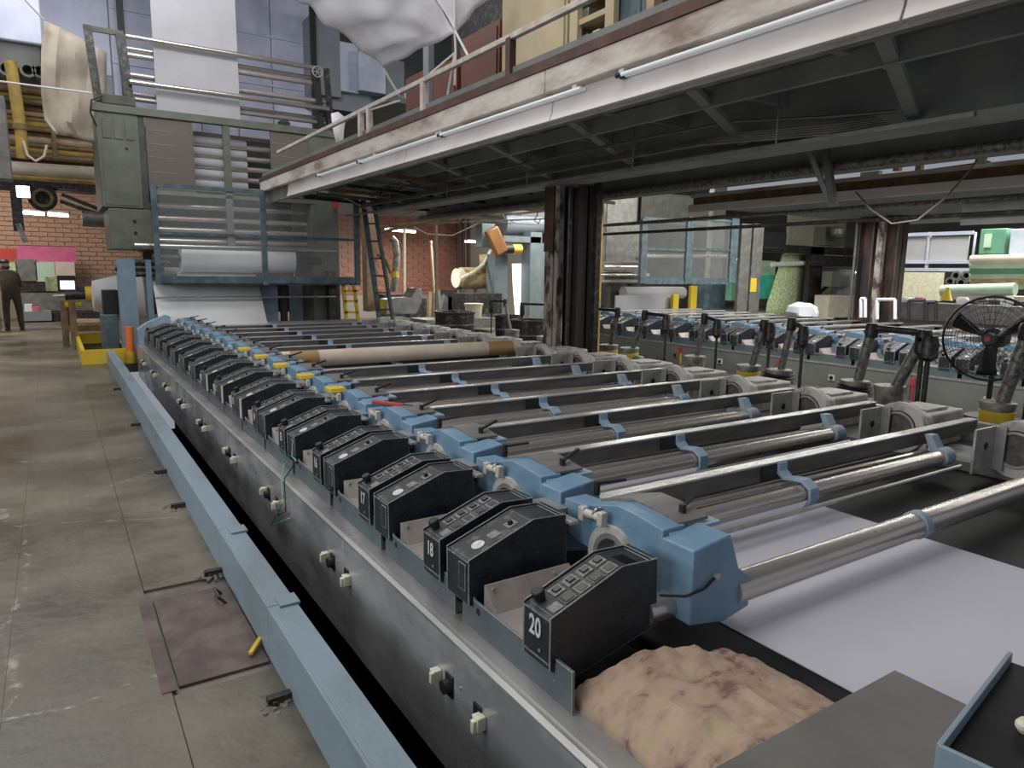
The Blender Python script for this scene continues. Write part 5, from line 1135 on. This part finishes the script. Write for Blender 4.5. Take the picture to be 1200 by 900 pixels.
for px, lab in ((872, 'thin steel post right of the second guard, left one'), (886, 'thin steel post right of the second guard, right one')):
    tag(MB().box(*xb(px-2, px+2, 262, 375, 13.4, 13.5)).build('steel_post', 'pipe_grey'), lab, 'post')
tag(MB().box(*xb(880, 886, 326, 342, 13.38, 13.4)).build('yellow_tag', 'yellow'), 'yellow tag on the right thin post', 'tag')
# green fabrics hanging
X3 = 18.0
tag(MB().sheet([[g(a_, y_, 17) for a_ in (x0, (x0+x1)/2, x1)] for (x0, x1, y_) in ((917, 955, 298), (912, 953, 315), (905, 951, 338), (899, 950, 355), (897, 950, 372))], .02).build('green_web', 'green_fabric'), 'mottled green and cream printed fabric sloping from a roller', 'fabric')
bx('teal_cloth', 'teal_fabric', 'dark teal cloth hanging left of the mottled green fabric', 'fabric', 886, 908, 322, 350, 17.3, 17.4)
bx('pale_teal_cloth', 'pale_green', 'pale teal fabric above the dark teal cloth', 'fabric', 858, 908, 305, 322, 17.5, 17.6)
bx('dark_green_stack', 'green_machine', 'stack of dark green rolls behind the thin steel posts', 'rolls', 858, 886, 330, 352, 17.6, 18)
bx('cream_web', 'green_fabric', 'yellow-green fabric panel right of the mottled fabric', 'fabric', 956, 972, 322, 352, 17.2, 17.3)
tag(MB().cyl(g(905, 310, 16.8), g(1000, 306, 16.8), .09, 14).build('guide_roller', 'cloth_white'), 'long white guide roller above the mottled green fabric', 'roller')
fr2 = thing('steel_gantry', tuple(V(g(955, 372, 16.5).x, 16.5, 0)), 'dark steel frame with brackets right of the green fabric', 'frame')
MB().box(*xb(951, 959, 290, 375, 16.4, 16.6)).build('upright', 'black_oily', fr2); MB().bar(g(958, 345, 16.5), g(975, 330, 16.5), .1, .1).build('brace', 'black_oily', fr2)
MB().box(*xb(880, 1000, 288, 297, 16.4, 16.8)).build('top_beam', 'black_oily', fr2); MB().box(*xb(955, 1010, 300, 312, 16.2, 16.4)).build('bracket', 'black_oily', fr2)
cp = thing('control_machine', tuple(V(g(988, 372, 15.5).x, 15.5, 0)), 'grey machine head with small screen and bright lamp, left of the twin columns', 'machine')
MB().box(*xb(975, 995, 318, 336, 15.5, 15.9)).build('control_box', 'green_paint', cp, bevel=.02)
MB().box(*xb(992, 1004, 316, 345, 15.6, 15.9)).build('arm', 'galvanised_dark', cp)
MB().box(*xb(972, 1004, 346, 372, 15.4, 16)).build('base', 'pipe_cream', cp, bevel=.02)
MB().lathe(g(1004, 321, 15.3), [(.03, 0), (.06, .05), (.04, .09)], 12).build('lamp', 'lamp', cp)
MB().lathe(g(982, 278, 16), [(.2, 0), (.28, .1), (.28, .3), (.2, .4)], 18).build('fan_housing', 'pipe_grey', cp)
bx('fan_unit', 'green_paint', 'greenish fan unit on the wall between the two decks', 'fan', 968, 990, 266, 288, 16.5, 17)
bx('wall_panel', 'plastic_cream', 'pale yellowish wall board behind the greenish fan unit', 'board', 925, 1005, 254, 300, 19.5, 19.6)
bx('dark_duct', 'black', 'black duct block under the second deck left of the greenish fan unit', 'duct', 890, 921, 272, 290, 15, 15.6)
# things seen on planes facing the aisle (X planes)
def ax_(px, py, X=19): return at(px, py, 0, X)
def xbx(a, b, c, d, X, X1): 
    p = ax_(a, d, X); q = ax_(b, c, X); p2 = ax_(a, c, X); q2 = ax_(b, d, X)
    return (X, X1, min(p.y, q.y), max(p.y, q.y), (p.z+q2.z)/2, (q.z+p2.z)/2)
def bxx(name, mt, lab, cat, a, b, c, d, X, X1, **k): return tag(MB().box(*xbx(a, b, c, d, X, X1)).build(name, mt, **k), lab, cat)
wf = thing('screen_frame', tuple(ax_(1100, 320)), 'large pale framed screen panel in the right background', 'panel')
for a, b in ((1058, 1086), (1088, 1136)): MB().box(*xbx(a, b, 277, 308, 19, 19.05)).build('panel', 'cloth_grey', wf)
for a, b, c, d in ((1054, 1058, 272, 318), (1085, 1088, 272, 318), (1136, 1142, 272, 330)): MB().box(*xbx(a, b, c, d, 18.95, 19.05)).build('post', 'galvanised', wf)
for c in (272, 305, 314): MB().box(*xbx(1055, 1140, c, c+4, 18.93, 19.0)).build('rail', 'galvanised', wf)
bxx('cream_print', 'cream_fabric', 'cream patterned fabric hanging below the framed screen', 'fabric', 1050, 1106, 319, 352, 18.5, 18.55)
for k, (px, py) in enumerate(((1120, 323), (1132, 323), (1126, 331), (1137, 332), (1113, 330))):
    q = ax_(px, py, 18.2); t = thing('roll_tube', tuple(q), 'open ended grey tube below the framed screen, %s' % ('upper left', 'upper right', 'lower middle', 'lower right', 'lower left')[k], 'tube', 'stacked tubes')
    MB().ring(q+V(.6, 0, 0), 'x', .065, .11, 1.2).build('shell', 'pipe_grey', t)
for k in range(6):
    py = 304+6.2*k; a = ax_(1138, py, 17.6+.1*k); b = ax_(1215, py-1, 17.6+.1*k)
    tag(MB().cyl(a, b, .095, 14).build('fabric_roll', ('pipe_cream', 'pale_green', 'green_machine', 'pale_green', 'tan_wrap', 'pale_green')[k]), ('cream thin roll on top of the stack at the right edge', 'pale green roll, second in the right edge stack', 'deep green roll in the right edge stack', 'pale green roll under the deep green one', 'tan roll in the right edge stack', 'lowest pale green roll at the right edge')[k], 'fabric roll')
gm = thing('green_machine_case', tuple(ax_(1170, 300, 18.5)), 'green cased machine high at the right edge', 'machine')
MB().box(*xbx(1146, 1180, 268, 298, 18.5, 19.5)).build('case', 'green_machine', gm, bevel=.02); MB().box(*xbx(1181, 1210, 268, 300, 18.5, 19.5)).build('side_case', 'galvanised', gm, bevel=.02)
MB().box(*xbx(1152, 1162, 274, 290, 18.45, 18.5)).build('window', 'pale_green', gm)
t = thing('wrapped_bundle', tuple(ax_(1145, 345, 16.5)), 'long bundle wrapped in pale teal plastic on a table', 'bundle')
MB().cyl(ax_(1104, 341, 16.5), ax_(1190, 339, 16.5), .13, 16).build('bundle', 'pale_green', t)
MB().box(*xbx(1102, 1196, 346, 352, 16.4, 17)).build('table_top', 'pipe_cream', t)
bxx('long_table', 'pipe_grey', 'long grey machine side behind the round fan', 'machine', 1053, 1215, 357, 378, 15.2, 15.8)
for k, px in enumerate((1062, 1078, 1128, 1150, 1180)):
    q = ax_(px, 354, 15.6); tag(MB().lathe(q-V(0, 0, .1), [(.1, 0), (.12, .15), (.09, .2)], 14).build('small_pail', ('cloth_white', 'pink', 'cloth_white', 'bucket', 'cloth_white')[k]), ('small white pail by the twin columns, leftmost on the far machine', 'small pinkish pail on the far machine', 'white pail on the far machine left of the fan', 'grey pail on the far machine behind the fan', 'white pail on the far machine at the right edge')[k], 'pail')
t = thing('traffic_cone', tuple(ax_(1109, 356, 15.3)), 'small yellow cone on the far machine', 'cone')
MB().lathe(ax_(1109, 352, 15.3), [(.12, 0), (.1, .03), (.03, .26)], 14).build('body', 'yellow', t)
# white hoop pipes by the twin columns and dark hoops right of them
for k, (a, b, top, bot, mt) in enumerate(((1009, 1014, 350, 372, 'cloth_white'), (1028, 1049, 351, 374, 'cloth_white'), (1065, 1084, 352, 375, 'black'), (1086, 1097, 354, 375, 'black'))):
    p = [ax_(a, bot, 12.6), ax_(a, top, 12.6), ax_(b, top, 12.6), ax_(b, bot, 12.6)]
    tag(MB().tube([p[0], p[1]], .03, 8).tube([p[1], p[2]], .03, 8).tube([p[2], p[3]], .03, 8).build('hoop_pipe', mt), ('narrow white hoop pipe before the twin columns', 'wide white hoop pipe right of the twin columns', 'dark hoop pipe, left one before the grey machine side', 'dark hoop pipe, right one before the grey machine side')[k], 'pipe')
# shelf with hanging tags under the second deck
sg = thing('tag_shelf', tuple(ax_(1060, 205, 10.5)), 'dark timber shelf with a row of pale wooden blocks above the second deck edge', 'shelf')
for k in range(10):
    px = 995+15.2*k*(1+.012*k); py = 217-1.9*k
    MB().box(*xbx(px-2.6, px+2.6, py-6, py+5, 10.45, 10.55)).build('block', 'wood', sg, bevel=.004)
MB().bar(ax_(990, 213, 10.6), ax_(1160, 190, 10.6), .05, .03).build('rail', 'brown_curb', sg)
for a, b, c, d, mt in ((996, 1030, 192, 200, 'wood'), (1008, 1030, 201, 207, 'pale_green'), (1046, 1054, 188, 200, 'wood'), (1072, 1080, 184, 200, 'wood')): MB().box(*xbx(a, b, c, d, 10.9, 11)).build('timber', mt, sg)
MB().box(10.6, 10.7, 2, 9, 2.98, 3.0).build('ledge', 'brown_curb', sg)
bxx('green_card', 'pale_green', 'pale green card hanging under the deck at the right', 'card', 1142, 1156, 175, 192, 9.2, 9.25)
tag(MB().tube([at(1003, 225, 0, 8.9), at(1020, 245, 0, 8.9), at(1045, 262, 0, 8.9), at(1075, 258, 0, 8.9), at(1110, 230, 0, 8.9), at(1140, 195, 0, 8.9), at(1160, 165, 0, 8.9)], .012, 6).build('slack_cable', 'pipe_grey'), 'slack grey cable drooping under the second deck edge', 'cable')

# more cables, hooks and hangers below the deck
for k, (pts, y, mt, lab) in enumerate((([(402, 231), (440, 250), (500, 244), (560, 228), (640, 205)], 13.0, 'pipe_cream', 'long pale cable sagging under the deck toward the dark column'),
    ([(478, 262), (500, 274), (530, 276), (560, 262)], 16, 'pipe_cream', 'pale cable swag before the brick wall'),
    ([(586, 246), (592, 256), (604, 262), (640, 264)], 14, 'rope', 'looped pale cord above the blue-grey gantry'),
    ([(628, 240), (630, 252), (626, 258), (631, 262), (634, 256)], 13, 'black', 'small black hook hanging left of the dark column'),
    ([(535, 240), (536, 256), (540, 262), (544, 256)], 13, 'black', 'small black hook hanging above the wrapped roll'))):
    p_ = [g(a, b, y) for a, b in pts]; tag(MB().tube(p_, .012, 6).build('cable' if k < 3 else 'hook', mt, origin=p_[0]), lab, 'cable' if k < 3 else 'hook')
hg = thing('deck_hangers', tuple(at(690, 200, 2, 2.7)), 'thin steel rods and rails hung under the deck above the machine', 'rails')
for y in (3.6, 5.2, 7.0, 9.0, 11.0):
    MB().cyl((4.72, y, 2.62), (4.72, y, 3.22), .008, 6).build('hanger_rod', 'pipe_grey', hg)
MB().box(4.70, 4.74, 2.2, 13, 2.60, 2.63).build('hung_rail', 'pipe_grey', hg)
MB().cyl((4.95, 3.4, 2.66), (4.95, 13, 2.66), .016, 8).build('hung_pipe', 'pipe_grey', hg)
for k in range(6):
    y = 9.2+k*.75
    MB().bar((3.9, y, 2.9), (8.5, y+.6, 2.86-.03*(k % 3)), .04, .05).build('cross_strut', ('pipe_brown', 'pipe_grey', 'black_oily')[k % 3], hg)
for o in bpy.data.objects:
    if 'org' in o: del o['org']
